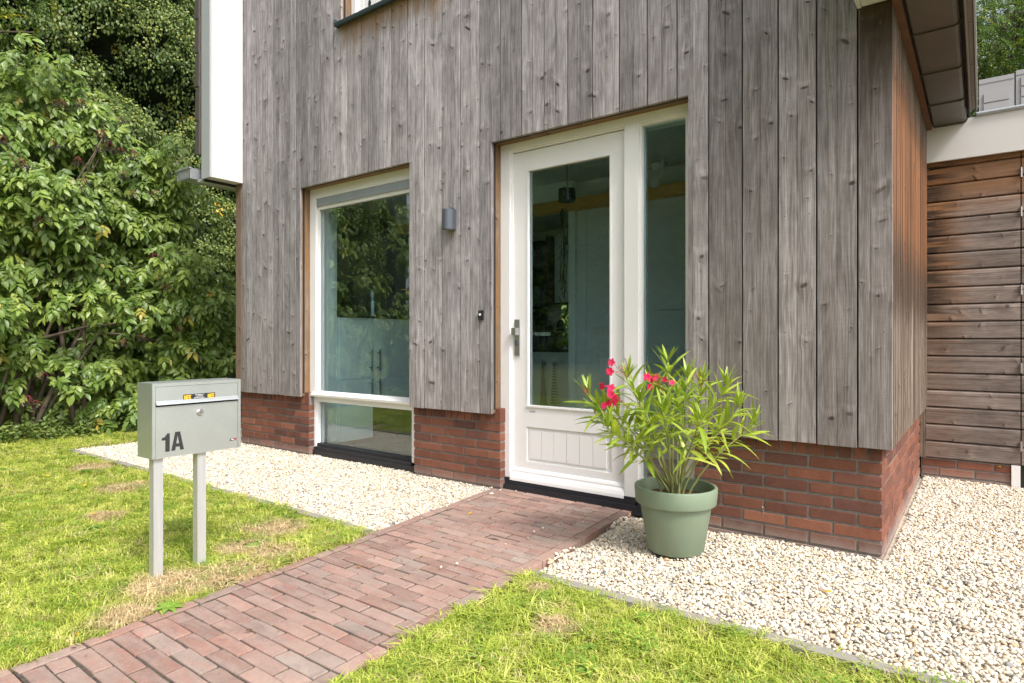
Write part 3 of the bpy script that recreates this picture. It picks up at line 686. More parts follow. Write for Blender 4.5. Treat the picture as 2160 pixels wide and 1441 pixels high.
# left roof face: near-vertical tiling seen edge-on
def roof_tiles(x, sgn, z0, n, y0, ny, flat_edge=True):
    bm = bmesh.new(); pr = [(0, 0), (.095, .008), (.085, .305), (.045, .312), (.03, .345), (0, .345)]
    extrude_poly(bm, pr, lambda u, v, d_: (sgn*u, d_, v), 0, .30)
    es = [e for e in bm.edges]; bmesh.ops.bevel(bm, geom=es, offset=.005, segments=1, affect='EDGES', clamp_overlap=True); bmesh.ops.recalc_face_normals(bm, faces=bm.faces)
    me = bpy.data.meshes.new('roof_tile'); bm.to_mesh(me); bm.free(); me.materials.append(M['tile'])
    for i in range(n):
        for j in range(ny):
            putH('roof_tile', me, house, (x+(.0 if i % 2 else .0), y0+j*.305+rnd.uniform(-.003, .003), z0+i*.333), (0, sgn*-.05+rnd.uniform(-.01, .01), 0))
roof_tiles(-6.13, -1, 2.86, 8, 3.10, 3)
box('roof_body', (-6.10, -6.082, 3.1285, 9.5, 2.60, 5.6), M['dark'], house, 0)
boxes('roof_body', [(-6.06, -.36, 3.82, 5.10, 5.32, 5.6), (-2.98, -.36, 5.101, 9.5, 5.32, 5.6), (-6.06, -2.981, 6.11, 9.5, 5.32, 5.6), (-6.06, -5.26, 5.101, 6.109, 5.32, 5.6), (-3.14, -2.981, 5.101, 6.109, 5.32, 5.6), (-.36, -.30, 3.13, 9.5, 2.70, 5.6)], M['tile'], house, .002)
roof_tiles(-.30, 1, 2.86, 8, 3.10, 9)
# left gutter with its soffit
bm = bmesh.new(); pr = [(-6.20, 2.735), (-6.205, 2.735), (-6.225, 2.64), (-6.40, 2.64), (-6.44, 2.70), (-6.47, 2.735), (-6.478, 2.735), (-6.45, 2.70), (-6.405, 2.633), (-6.21, 2.633)]
extrude_poly(bm, pr, lambda u, v, d_: (u, d_, v), 3.05, 9.4)
finish('gutter', bm, M['zinc'], house)
box('gutter_end', (-6.47, -6.205, 3.05, 3.056, 2.636, 2.733), M['zinc'], house, .002)
box('gutter_lip', (-6.49, -6.195, 3.04, 3.06, 2.728, 2.742), M['zinc'], house, .004, 2)
box('eave_soffit', (-6.21, -6.101, 3.1285, 9.4, 2.605, 2.628), M['gpanel'], house, .002)
box('eave_soffit', (-6.099, -6.0, 3.47, 9.4, 2.585, 2.60), M['gpanel'], house, .002)
# right eave: batten, trays and gutter
box('eave_batten', (-.339, -.306, 3.13, 5.74, 2.645, 2.69), M['batten'], house, .002)
ys = [3.13, 3.33, 3.95, 4.575, 5.205, 5.74]
for a, b in zip(ys, ys[1:]):
    bm = bmesh.new(); n = 7; L_ = []
    prof = [(-.300, 2.70), (-.296, 2.668), (-.290, 2.662), (-.115, 2.662), (-.100, 2.668), (-.092, 2.682), (-.088, 2.74)]
    extrude_poly(bm, prof+[(-.088, 2.76), (-.30, 2.76)], lambda u, v, d_: (u, d_, v), a+.004, b-.018); finish('eave_tray', bm, M['tray'], house, .003)
    bm = bmesh.new(); extrude_poly(bm, [(-.304, 2.70), (-.300, 2.662), (-.292, 2.654), (-.112, 2.654), (-.096, 2.661), (-.086, 2.682), (-.080, 2.74), (-.088, 2.76), (-.30, 2.76)], lambda u, v, d_: (u, d_, v), b-.018, b+.003)
    finish('tray_lip', bm, M['tray'], house, .003)
bm = bmesh.new(); extrude_poly(bm, [(-.074, 2.665), (-.070, 2.658), (-.060, 2.664), (-.058, 2.674), (-.040, 2.674), (-.034, 2.66), (-.026, 2.668), (-.026, 2.80), (-.074, 2.80)], lambda u, v, d_: (u, d_, v), 3.1, 5.5)
finish('gutter', bm, M['gutter'], house, .0015)
box('gap_shade_strip', (-.0875, -.0745, 3.13, 5.74, 2.69, 2.80), M['dark'], house, 0)  # dark strip added as the shade in the gap beside the gutter
for yv in (3.4, 3.97, 4.58, 5.2): box('gutter_screw', (-.055, -.047, yv, yv+.008, 2.668, 2.6745), M['steel'], house, .001)

# ---- upper window (only its lower left corner shows)
uw = empty('upper_window', (0, 0, 0)); uw.parent = house; HP(uw)
boxes('frame', [(-4.40, -4.345, YF, YF+.09, 3.78, 5.2), (-3.27, -3.205, YF, YF+.09, 3.78, 5.2), (-4.344, -3.271, YF, YF+.09, 3.78, 3.83)], M['white'], uw)
boxes('shutter_panel', [(-4.342, -4.28, YF+.03, YF+.05, 3.832, 5.2), (-4.277, -3.28, YF+.035, YF+.05, 3.832, 5.2)], M['white'], uw)
bm = bmesh.new()
for i in range(5):
    extrude_poly(bm, [(-4.20+i*.17+.016*math.cos(a), 3.93+.03*math.sin(a)) for a in [j*math.pi/6 for j in range(12)]], lambda u, v, d_: (u, d_, v), YF+.03, YF+.0352)
finish('shutter_slot', bm, M['blackpl'], uw)
bm = bmesh.new(); extrude_poly(bm, [(3.395, 3.74), (3.400, 3.722), (3.412, 3.722), (3.44, 3.733), (3.556, 3.755), (3.556, 3.774), (3.395, 3.752)], lambda u, v, d_: (d_, u, v), -4.425, -3.18)
finish('window_sill', bm, M['anthr'], house, .0015)
box('sill_end', (-4.432, -4.4255, 3.395, 3.449, 3.722, 3.785), M['anthr'], house, .001)

# ---- ground-floor window
w = empty('window', (0, 0, 0)); w.parent = house; HP(w)
boxes('frame', [(-4.990, -4.905, YF, YF+.10, .07, 2.434), (-3.655, -3.573, YF, YF+.10, .07, 2.434), (-4.9045, -3.6555, YF, YF+.10, 2.345, 2.434), (-4.9045, -3.6555, YF-.002, YF+.10, .487, .535)], M['white'], w, .003)
bm = bmesh.new(); extrude_poly(bm, [(3.515, .540), (3.512, .556), (3.60, .583), (3.60, .5365), (3.516, .5365)], lambda u, v, d_: (d_, u, v), -4.958, -3.600); finish('transom_sill', bm, M['white'], w, .002)
boxes('glazing_bead', [(-4.9045, -4.888, YF+.02, YF+.045, .5845, 2.344), (-3.672, -3.656, YF+.02, YF+.045, .5845, 2.344), (-4.8875, -3.6725, YF+.02, YF+.045, 2.245, 2.258), (-4.9045, -4.89, YF+.02, YF+.045, .105, .486), (-3.672, -3.656, YF+.02, YF+.045, .105, .486)], M['white'], w, .001)
box('ventilation_grille', (-4.900, -3.660, YF+.005, YF+.06, 2.275, 2.344), simple('grille_grey', (.34, .37, .42), .4, metal=.2), w, .004, 2)
box('ventilation_grille', (-4.900, -3.660, YF+.02, YF+.06, 2.259, 2.2745), M['white'], w, .001)
box('pane', (-4.895, -3.668, YF+.046, YF+.050, .56, 2.262), M['glass'], w, 0)
box('pane', (-4.895, -3.668, YF+.046, YF+.050, .085, .50), M['glass'], w, 0)
bm = bmesh.new(); bx(bm, -4.992, -3.575, 3.54, 3.70, -.03, .045); bx(bm, -4.9045, -3.6555, 3.548, 3.70, .0455, .075); bx(bm, -4.9045, -3.6555, 3.57, 3.70, .0755, .10); bx(bm, -4.993, -4.906, 3.553, 3.66, .0455, .0695)
finish('black_sill', bm, M['black'], w, .003)

# ---- door frame, front door, sidelight
df = boxes('door_frame', [(-2.7565, -2.676, YF, YF+.11, .0825, 2.434), (-1.784, -1.691, YF, YF+.11, .0825, 2.385), (-1.39, -1.334, YF, YF+.11, .0825, 2.385), (-2.6755, -1.3345, YF, YF+.11, 2.3855, 2.434)], M['white'], house, .003)
boxes('door_stop', [(-2.6755, -2.662, YF+.018, YF+.10, .0825, 2.385), (-2.6615, -1.7845, YF+.018, YF+.10, 2.372, 2.385), (-1.6905, -1.677, YF+.02, YF+.10, .11, 2.385), (-1.6765, -1.3905, YF+.02, YF+.10, 2.368, 2.385)], M['white'], house, .001)
sl = empty('sidelight', (0, 0, 0)); sl.parent = house; HP(sl)
box('pane', (-1.684, -1.386, YF+.048, YF+.052, .10, 2.375), M['glass'], sl, 0)
box('glazing_bead', (-1.6765, -1.3905, YF+.02, YF+.047, .0835, .115), M['white'], sl, .001)
box('spacer', (-1.672, -1.664, YF+.054, YF+.068, .12, 2.36), simple('spacer_grey', (.30, .33, .33), .5), sl, 0)
boxes('threshold', [(-2.757, -1.69, 3.535, 3.69, -.02, .035), (-2.676, -1.70, 3.55, 3.69, .0355, .06), (-2.7575, -2.675, 3.552, 3.67, .0355, .082), (-1.785, -1.69, 3.552, 3.67, .0605, .082), (-1.6895, -1.333, 3.545, 3.68, -.02, .082)], M['black'], house, .003)
D0, D1 = 3.585, 3.635; LX0, LX1 = -2.666, -1.788
door = bmesh.new()
for d_ in ((LX0, -2.548, D0, D1, .07, 2.366), (-1.887, LX1, D0, D1, .07, 2.366), (-2.5475, -1.8875, D0, D1, 2.240, 2.366), (-2.5475, -1.8875, D0, D1, .446, .585), (-2.5475, -1.8875, D0, D1, .07, .205), (-2.5475, -1.8875, D0+.014, D1-.01, .205, .4462)): bx(door, *d_)
door = finish('front_door', door, M['white'], house, .002); 
def ch(o): return o
DB = boxes('glazing_bead', [(-2.5475, -2.536, D0-.004, D0+.02, .5855, 2.2395), (-1.899, -1.8875, D0-.004, D0+.02, .5855, 2.2395), (-2.5355, -1.8995, D0-.004, D0+.02, 2.228, 2.2395), (-2.5475, -1.8875, D0-.01, D0+.02, .5855, .598)], M['white'], door, .002)
box('pane', (-2.542, -1.893, D0+.021, D0+.025, .59, 2.236), M['glass'], door, 0)
box('spacer', (-2.535, -2.527, D0+.027, D0+.04, .60, 2.226), bpy.data.materials['spacer_grey'], door, 0)
xs = [-2.528+i*(.604/6) for i in range(7)]
for a, b in zip(xs, xs[1:]): box('panel_board', (a+.002, b-.002, D0+.004, D0+.0135, .228, .422), M['white'], door, .003)
bm = bmesh.new(); extrude_poly(bm, [(D0-.001, .155), (D0-.010, .150), (D0-.016, .135), (D0-.016, .125), (D0-.026, .108), (D0-.034, .085), (D0-.036, .066), (D0-.001, .066)], lambda u, v, d_: (d_, u, v), LX0-.004, LX1+.0015)
finish('drip_rail', bm, M['white'], door, .002)
bm = bmesh.new(); extrude_poly(bm, [(-2.50+.016*math.cos(a)+(.010 if math.cos(a) > 0 else -.010), .555+.007*math.sin(a)) for a in [j*math.pi/6 for j in range(12)]], lambda u, v, d_: (u, d_, v), D0-.0012, D0+.003)
finish('vent_slot', bm, M['gpanel'], door)
hp = box('handle_plate', (-2.645, -2.604, D0-.012, D0-.0005, .940, 1.195), M['steel'], door, .003, 2)
box('door_knob', (-2.641, -2.606, D0-.058, D0-.0125, 1.085, 1.135), M['steel'], hp, .006, 2)
bm = bmesh.new(); extrude_poly(bm, [(-2.6245+.012*math.cos(a), 1.03+(.017 if math.sin(a) > 0 else -.017)*.5+.012*math.sin(a)) for a in [j*math.pi/8 for j in range(16)]], lambda u, v, d_: (u, d_, v), D0-.022, D0-.0122)
finish('lock_cylinder', bm, M['lampm'], hp)
boxes('inner_handle', [(-2.63, -2.53, D1+.03, D1+.045, 1.085, 1.105), (-2.54, -2.42, D1+.045, D1+.065, 1.08, 1.105)], M['steel'], door, .005, 2)

# ---- inside of the house seen through the glass
boxes('interior_wall', [(-6.0, -5.75, 3.82, 8.0, -.02, 2.5), (-.62, -.42, 3.82, 8.0, -.02, 2.5), (-2.99, -.625, 5.0, 5.12, .051, 2.499), (-5.749, -4.66, 7.0, 7.12, .0, 2.5), (-4.659, -3.10, 7.0, 7.12, 2.12, 2.5), (-3.099, -3.0, 7.0, 7.12, .0, 2.5), (-4.659, -3.10, 7.0, 7.12, .0, .93)], M['plaster'], house, 0)
box('interior_wall', (-2.989, -.62, 7.0, 7.12, 0, 2.5), M['plaster'], house, 0)
box('interior_floor', (-5.75, -.62, 3.70, 7.0, -.04, .03), M['int_floor'], house, 0)
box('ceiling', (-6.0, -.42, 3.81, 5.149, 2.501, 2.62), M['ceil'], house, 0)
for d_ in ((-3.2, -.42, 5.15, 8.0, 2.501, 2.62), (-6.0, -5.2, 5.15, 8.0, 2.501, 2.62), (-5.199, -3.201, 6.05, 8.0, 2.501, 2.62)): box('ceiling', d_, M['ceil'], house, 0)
boxes('added_light_shaft', [(-5.25, -5.201, 5.15, 6.1, 2.621, 5.31), (-3.199, -3.15, 5.15, 6.1, 2.621, 5.31), (-5.2, -3.2, 6.051, 6.1, 2.621, 5.31), (-5.2, -3.2, 5.1, 5.149, 2.621, 5.31)], M['plaster'], house, 0)  # unseen roof opening added to bring daylight into the kitchen
box('added_roof_pane', (-5.2, -3.2, 5.15, 6.05, 5.33, 5.334), M['glass'], house, 0)  # pane closing the added light opening
box('shaft_screen', (-5.3, -2.99, 4.905, 4.995, 2.336, 2.4995), M['plaster'], house, 0)  # screen added above the beam to hide the bright shaft
box('beam', (-5.3, -.625, 4.90, 4.998, 2.235, 2.335), M['beam'], house, .003)
boxes('closet_door', [(-2.24, -1.50, 4.970, 4.999, .06, 1.296), (-2.24, -1.50, 4.970, 4.999, 1.306, 2.08)], M['cab'], house, .003)
boxes('closet_door', [(-1.49, -.75, 4.975, 4.999, .06, 1.30), (-1.49, -.75, 4.975, 4.999, 1.304, 2.08)], M['cab'], house, .003)
boxes('interior_door_frame', [(-3.06, -2.99, 4.97, 5.13, .03, 2.235), (-2.92, -2.88, 4.985, 4.999, .03, 2.235)], M['plaster'], house, .004)
boxes('back_window_frame', [(-4.655, -4.61, 7.0, 7.08, .93, 2.10), (-3.14, -3.10, 7.0, 7.08, .93, 2.10)], simple('brown_frame', (.10, .04, .025), .5), house, .002)  # hidden right part of this window is widened to let in daylight
box('worktop', (-5.1, -3.3, 6.42, 6.99, .90, .935), M['counter'], house, .002)
box('low_wall', (-5.1, -3.3, 6.43, 6.98, .031, .899), M['cab'], house, 0)
# cupboards
def cupboard(x, y0, y1, z0, z1, split, label):
    c = empty('cupboard', (x, y0, z0), label, 'cupboard', 'white cupboards behind the window')
    o = Vector((x, y0, z0)); 
    def S(nm, dl, m, bv=.002):
        q = boxes(nm, [tuple(d_[i]-o[i//2] for i in range(6)) for d_ in dl], m, c, bv); return q
    S('carcass', [(x-.5, x-.02, y0, y1, z0, z1)], M['cab'])
    S('cupboard_door', [(x-.018, x, y0+.002, y1-.002, split+.002, z1-.002)], M['cab']); S('cupboard_door', [(x-.018, x, y0+.002, y1-.002, z0+.002, split-.002)], M['cab'])
    return c, S
c1, S1 = cupboard(-4.962, 3.87, 4.285, .06, 1.27, .668, 'white floor-standing cupboard with two doors just inside the window')
c2, S2 = cupboard(-4.962, 4.29, 5.35, .42, 1.27, .668, 'white hanging cupboard beyond the floor-standing one inside the window')
for S_, yh in ((S1, 4.24), (S2, 4.345)):
    for z0, z1 in ((.735, .95), (.44, .655)): S_('handle', [(-4.925, -4.913, yh-.006, yh+.006, z0, z1), (-4.962, -4.925, yh-.004, yh+.004, z0+.03, z0+.04), (-4.962, -4.925, yh-.004, yh+.004, z1-.04, z1-.03)], M['steel'], .002)
S1('counter_top', [(-5.47, -4.945, 3.86, 4.287, 1.2705, 1.29)], M['counter']); S2('counter_top', [(-5.47, -4.945, 4.2875, 5.36, 1.2705, 1.29)], M['counter'])
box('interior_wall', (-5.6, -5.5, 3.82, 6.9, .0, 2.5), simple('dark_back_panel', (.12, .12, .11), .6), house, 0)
box('curtain_panel', (-5.20, -4.99, 3.83, 3.86, .08, 2.35), M['cab'], house, .01, 2)
cm = empty('coffee_machine', (-5.05, 4.02, 1.29), 'black coffee machine on the cupboard behind the window glass', 'coffee machine')
boxes('body', [(-.2, .05, -.05, .06, 0, .33)], M['blackpl'], cm, .02, 3); box('drip_tray', (.051, .14, -.05, .06, 0, .03), M['blackpl'], cm, .005)
ld = empty('lantern', (-5.02, 4.33, 1.29), 'dark glass lantern with a candle on the cupboard, right of the coffee machine', 'lantern')
bm = bmesh.new(); lathe(bm, [(.0, .0), (.05, .0), (.06, .08), (.06, .26), (.03, .31), (0, .31)], 20); finish('shade', bm, M['glass'], ld, smooth=True)
bm = bmesh.new(); lathe(bm, [(0, .005), (.018, .005), (.018, .16), (0, .16)], 12); finish('candle', bm, M['cab'], ld)
# door view: lampshade with trailing plant, desk lamp, plant on the sill, towels on knobs, switch
def P_at(xp, yp, w): return px(xp, yp, w)
p0 = P_at(1196, 412, 4.6)
ls = empty('pendant_lamp', p0, 'black drum pendant lamp hanging inside the front door', 'lamp')
bm = bmesh.new(); lathe(bm, [(.0, .045), (.062, .045), (.062, -.045), (.0, -.045)], 24); finish('shade', bm, M['blackpl'], ls)
bm = bmesh.new(); tube(bm, [(0, 0, .046), (0, 0, 2.5-p0.z)], .003, 6); finish('cord', bm, M['blackpl'], ls)
tp = empty('trailing_plant', P_at(1188, 440, 5.4), 'thin dark trailing plant hanging inside, seen through the door glass', 'plant')
bm = bmesh.new()
for i in range(7):
    a = rnd.uniform(-.03, .03); tube(bm, [(a, 0, .0), (a+rnd.uniform(-.02, .02), .01, -.35), (a+rnd.uniform(-.03, .03), 0, -rnd.uniform(.6, .85))], .004, 4)
finish('stem', bm, M['bark'], tp)
LV = {}
LV['room'] = leaf_mat('room_plant_leaf', [(0, (.06, .12, .03)), (1, (.16, .26, .05))])
parts = []
for i in range(60): parts.append(leaf_geo(.05, .014, 2, M4=TR((rnd.uniform(-.03, .03), rnd.uniform(-.02, .02), -rnd.uniform(0, .8)), rnd.uniform(-1, 1), rnd.uniform(.6, 1.4), rnd.uniform(0, 6.3))))
put('foliage', mesh_of('foliage', merge(parts), LV['room']), tp, (0, 0, 0))['kind'] = 'stuff'
dl = empty('desk_lamp', onY(1162, 738, 6.6), 'black bowed desk lamp standing before the back window inside', 'lamp')
bm = bmesh.new(); tube(bm, [(0, 0, 0), (.02, 0, .18), (.06, 0, .32), (.12, 0, .36)], .007, 6); finish('arm', bm, M['blackpl'], dl)
bm = bmesh.new(); lathe(bm, [(.0, .10), (.03, .09), (.075, -.05), (.07, -.05)], 20, (.14, 0)); o = finish('lamp_shade', bm, M['blackpl'], dl); o.location = (0, 0, .28)
pp = empty('potted_plant', onY(1185, 735, 6.7), 'leafy green houseplant on the worktop below the back window', 'plant')
parts = [leaf_geo(.11, .07, 3, M4=TR((rnd.uniform(-.1, .1), rnd.uniform(-.05, .05), rnd.uniform(.0, .22)), rnd.uniform(-.6, .6), rnd.uniform(-.6, .6), rnd.uniform(0, 6.3))) for i in range(40)]
put('foliage', mesh_of('foliage', merge(parts), leaf_mat('houseplant_leaf', [(0, (.15, .28, .04)), (1, (.34, .5, .08))])), pp, (0, 0, 0))['kind'] = 'stuff'
bm = bmesh.new(); lathe(bm, [(0, -.02), (.05, -.02), (.06, .05), (.0, .05)], 20); finish('pot', bm, M['cab'], pp)
tow = M['cab']; tt = NT('striped_towel'); z = tt.xyz(tt.obj())[2]
cst = tt.mix(tt.math('GREATER_THAN', tt.math('SINE', tt.math('MULTIPLY', z, 180)), .2), (.60, .62, .60), (.16, .18, .19)); tt.done(tt.bsdf(cst, .9))
for i, (xp, lab, mt) in enumerate(((1148, 'plain grey towel hanging from the left wall knob, seen through the door', simple('grey_towel', (.20, .22, .24), .9)), (1171, 'striped tea towel hanging from the right wall knob, seen through the door', tt.m))):
    o0 = onY(xp, 766, 6.415)
    tw = empty('towel', o0, lab, 'towel', 'towels on knobs inside the door')
    bm = bmesh.new(); lathe(bm, [(0, .02), (.032, .02), (.034, .0), (.0, .0)], 20)
    for v_ in bm.verts: v_.co = Vector((v_.co.x, -v_.co.z, v_.co.y))
    finish('knob', bm, M['steel'], tw)
    bm = bmesh.new(); n = 10
    for j in range(n+1):
        s_ = j/n; hw = .012+.05*s_
        for kk in range(7):
            u_ = kk/6*2-1; bm.verts.new((u_*hw, -.03+.012*math.cos(u_*7)*s_, -.01-.62*s_))
    bm.verts.ensure_lookup_table()
    for j in range(n):
        for kk in range(6): bm.faces.new([bm.verts[a] for a in (j*7+kk, j*7+kk+1, (j+1)*7+kk+1, (j+1)*7+kk)])
    bmesh.ops.solidify(bm, geom=bm.faces[:], thickness=.008)
    finish('cloth', bm, mt, tw, smooth=True)
sw = onY(1268, 698, 4.999)
so = empty('light_switch', sw, 'white triple light switch plate on the inside wall behind the door glass', 'switch')
boxes('plate', [(-.08, .08, -.01, -.001, -.042, .042)], M['white'], so, .003); boxes('rocker', [(-.07, -.02, -.016, -.0105, -.03, .03), (-.018, .03, -.016, -.0105, -.03, .03), (.034, .072, -.016, -.0105, -.03, .03)], M['white'], so, .002)
sdv = P_at(1390, 345, 5.18); sdv.z = 2.5
smk = empty('smoke_detector', sdv, 'round white smoke detector on the hall ceiling behind the narrow sidelight', 'smoke detector')
bm = bmesh.new(); lathe(bm, [(0, -.045), (.05, -.042), (.058, -.02), (.06, -.0), (.0, -.0)], 28); finish('body', bm, M['white'], smk, smooth=True)
spv = P_at(1381, 385, 5.0)
spt = empty('spotlight', spv, 'small white unlit ceiling spotlight behind the sidelight glass', 'lamp')
bm = bmesh.new(); tube(bm, [(0, 0, .03), (0, 0, -.03)], [.03, .034], 16); finish('head', bm, M['white'], spt)
bm = bmesh.new(); tube(bm, [(0, 0, .03), (.05, .02, .06), (.06, .02, 2.5-spv.z)], .012, 8); finish('stem', bm, M['white'], spt)
uc = P_at(1193, 560, 7.6)
ub = empty('wall_cabinet', (-4.165, 6.95, 1.93), 'pale wall cabinet hung before the upper part of the back window', 'cabinet')
boxes('carcass', [(-.10, .95, -.35, 0, -.42, .40)], M['cab'], ub); box('bottom_board', (-.10, .95, -.35, 0, -.44, -.4205), M['counter'], ub)
bc = empty('bookcase', (-4.50, 6.2, .936), 'dark tall bookcase beside the back window inside', 'bookcase')
boxes('carcass', [(-.70, .23, .0, .02, 0, 1.4), (-.70, -.68, -.3, -.001, 0, 1.4), (.21, .23, -.3, -.001, 0, 1.4), (-.679, .209, -.3, -.001, .5, .52), (-.679, .209, -.3, -.001, 1.0, 1.02)], simple('dark_wood', (.05, .03, .022), .5), bc, .001)
bc.location.y = 6.75
for zz in (0.0, .521, 1.021):
    x = -.66
    while x < .16:
        wd = rnd.uniform(.02, .04); box('book', (x, x+wd-.002, -.25, -.05, zz+.001, zz+rnd.uniform(.2, .3)), simple('book_cover', (rnd.uniform(.03, .15), rnd.uniform(.05, .15), rnd.uniform(.08, .2)), .6), bc, .001); x += wd

# ------------------------------------------------------------------ wall lamp and doorbell
wlp = empty('wall_lamp', (-3.128, YC, 1.93), 'dark grey half-round wall lamp on the boards between window and door', 'wall lamp')
bm = bmesh.new(); pr = [(-.046, -.002), (-.046, -.045)]+[(-.046+.092*(i/10), -.045-.04*math.sin(math.pi*i/10)**.7) for i in range(1, 10)]+[(.046, -.045), (.046, -.002)]
extrude_poly(bm, pr, lambda u, v, d_: (u, v, d_), -.073, .073); finish('shade', bm, M['lampm'], wlp, .0015)
bm = bmesh.new(); extrude_poly(bm, [(.8*u, .8*v-.004) for u, v in pr], lambda u, v, d_: (u, v, d_), -.0755, -.0735); finish('lens', bm, simple('lamp_lens', (.25, .24, .2), .3), wlp)
db = empty('doorbell', (-2.842, YC, 1.226), 'small black doorbell with a round white push button left of the door', 'doorbell')
box('housing', (-.018, .018, -.02, -.001, -.034, .034), M['blackpl'], db, .003, 2)
bm = bmesh.new(); extrude_poly(bm, [(.009*math.cos(a), .004+.009*math.sin(a)) for a in [j*math.pi/8 for j in range(16)]], lambda u, v, d_: (u, d_, v), -.0245, -.0205); finish('push_button', bm, M['whiteink'], db)
for zz in (-.026, .028): 
    bm = bmesh.new(); extrude_poly(bm, [(.003*math.cos(a), zz+.003*math.sin(a)) for a in [j*math.pi/4 for j in range(8)]], lambda u, v, d_: (u, d_, v), -.0215, -.0202); finish('screw', bm, M['steel'], db)

# ------------------------------------------------------------------ shed
shed = empty('shed', (.6, 5.8, 0), 'low flat-roofed shed of horizontal brown boards under a cream fascia, right of the house', 'shed')
SL = Vector((.6, 5.8, 0)); YS = 5.80
def SH(o):
    if o is not None: o.location = Vector(o.location)-SL
    return o
for k in range(18):
    z0 = .147+.1303*k; z1 = min(z0+.1303, 2.42)
    if z1-z0 < .02: break
    for (a, b) in ((-.349, .219), (.226, 1.60)):
        bm = bmesh.new(); extrude_poly(bm, [(YS+.006, z0+.004), (YS-.004, z0+.010), (YS-.004, z1-.014), (YS+.004, z1-.004), (YS+.012, z1-.001), (YS+.02, z1-.001), (YS+.02, z0+.004)], lambda u, v, d_: (d_, u, v), a, b)
        bmesh.ops.recalc_face_normals(bm, faces=bm.faces); ul = bm.loops.layers.uv.new('UVMap')
        for f in bm.faces:
            for lp in f.loops: lp[ul].uv = (lp.vert.co.z-z0, lp.vert.co.x)
        me = bpy.data.meshes.new('shed_plank'); bm.to_mesh(me); bm.free(); me.materials.append(M['wood_shed'])
        SH(put('shed_plank', me, shed, Vector((0, rnd.uniform(-.001, .001), 0))))
lm = bmesh.new(); bx(lm, -.386, -.351, YS-.012, YS+.02, .15, 2.42); ul = lm.loops.layers.uv.new('UVMap')
for f in lm.faces:
    for lp in f.loops: lp[ul].uv = (lp.vert.co.x+.4, lp.vert.co.z)
me = bpy.data.meshes.new('corner_batten'); lm.to_mesh(me); lm.free(); me.materials.append(M['wood_side']); SH(put('corner_batten', me, shed, Vector()))
def sbox(nm, d_, m, bv=.002, seg=1): return SH(box(nm, d_, m, shed, bv, seg))
sbox('wall', (-.33, 1.6, YS+.022, 8.0, -.1, 2.66), M['dark'], 0)
sbox('fascia', (-.345, 1.7, YS-.055, YS-.03, 2.40, 2.69), M['panel'], .002)
sbox('roof', (-.33, 1.7, YS-.029, 8.1, 2.662, 2.70), M['lead'], .002)
bm = bmesh.new(); tube(bm, [(-.035, YS-.06, 2.705), (1.7, YS-.06, 2.705)], .016, 10); SH(finish('roof_trim', bm, M['zinc'], shed))
sbox('fascia_soffit', (-.345, 1.7, YS-.029, YS-.005, 2.424, 2.44), M['batten'], 0)
for k_ in range(4):
    z = .11-.065*k_; j = -.60+(.111 if k_ % 2 else 0)
    while j < .165:
        a, b = max(j+.0055, -.375), min(j+.2165, .166)
        if b-a > .03: SH(put('brick', BM_[rnd.randrange(8)], shed, Vector(((a+b)/2, YS+.055, z)), (0, 0, 0), ((b-a)/.211, 1, 1)))
        j += .222
sbox('mortar', (-.38, .166, YS+.012, YS+.10, -.1, .145), M['mortar'], 0)
sbox('door_post', (.168, .219, YS-.004, YS+.05, -.02, .1475), M['white'], .002)
for z in (.29, .85, 1.41, 1.97, 2.25):
    bm = bmesh.new(); tube(bm, [(.2225, YS-.014, z-.035), (.2225, YS-.014, z-.001)], .0075, 10); tube(bm, [(.2225, YS-.014, z+.001), (.2225, YS-.014, z+.035)], .0075, 10)
    SH(finish('hinge', bm, M['steel'], shed))
# resin cabinet on the roof
rc = empty('storage_cabinet', (.235, 7.2, 2.70), 'grey resin storage cabinet with grooved doors on the flat shed roof', 'cabinet')
box('body', (-.26, .75, .031, .6, 0, .73), M['resin'], rc, .008, 2)
for (a, b, zt) in ((-.26, -.006, .735), (.006, .28, .755), (.29, .56, .755)):
    dd = box('cabinet_door', (a, b, 0, .03, .02, zt), M['resin'], rc, .008, 2)
    bm = bmesh.new(); pw = .035
    for zz in range(7):
        z0 = .05+zz*.093
        if z0+.085 < zt-.06: bx(bm, a+pw, b-pw, -.010, -.0005, z0, z0+.080)
    finish('door_slat', bm, M['resin'], dd, .003)
    box('door_rim', (a+.002, b-.002, -.003, -.0002, zt-.045, zt-.04), M['lead'], dd, 0)

# ------------------------------------------------------------------ letterbox
MX, Y0, Y1, Z0, Z1 = -2.90, 1.262, 1.672, .53, .862
lb = empty('letterbox', (-2.97, 1.465, 0), 'galvanised steel letterbox numbered 1A on two square metal posts in the lawn', 'letterbox')
LO = Vector((-2.97, 1.465, 0))
def LB(o): o.location = Vector(o.location)-LO; return o
bm = bmesh.new()
for d_ in ((MX-.143, MX-.141, Y0, Y1, Z0, Z1), (MX-.1405, MX, Y0, Y0+.002, Z0, Z1), (MX-.1405, MX, Y1-.002, Y1, Z0, Z1), (MX-.1405, MX, Y0+.0025, Y1-.0025, Z1-.002, Z1), (MX-.1405, MX, Y0+.0025, Y1-.0025, Z0, Z0+.002),
          (MX-.002, MX, Y0+.0025, Y0+.014, Z0+.0025, Z1-.0025), (MX-.002, MX, Y1-.014, Y1-.0025, Z0+.0025, Z1-.0025), (MX-.002, MX, Y0+.0145, Y1-.0145, Z1-.016, Z1-.0025)): bx(bm, *d_)
LB(finish('body', bm, M['galv'], lb, .0006))
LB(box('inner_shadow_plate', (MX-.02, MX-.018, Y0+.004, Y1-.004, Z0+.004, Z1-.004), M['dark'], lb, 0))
dr = LB(box('door', (MX-.006, MX-.001, Y0+.0155, Y1-.0155, Z0+.001, .757), M['galv'], lb, .001))
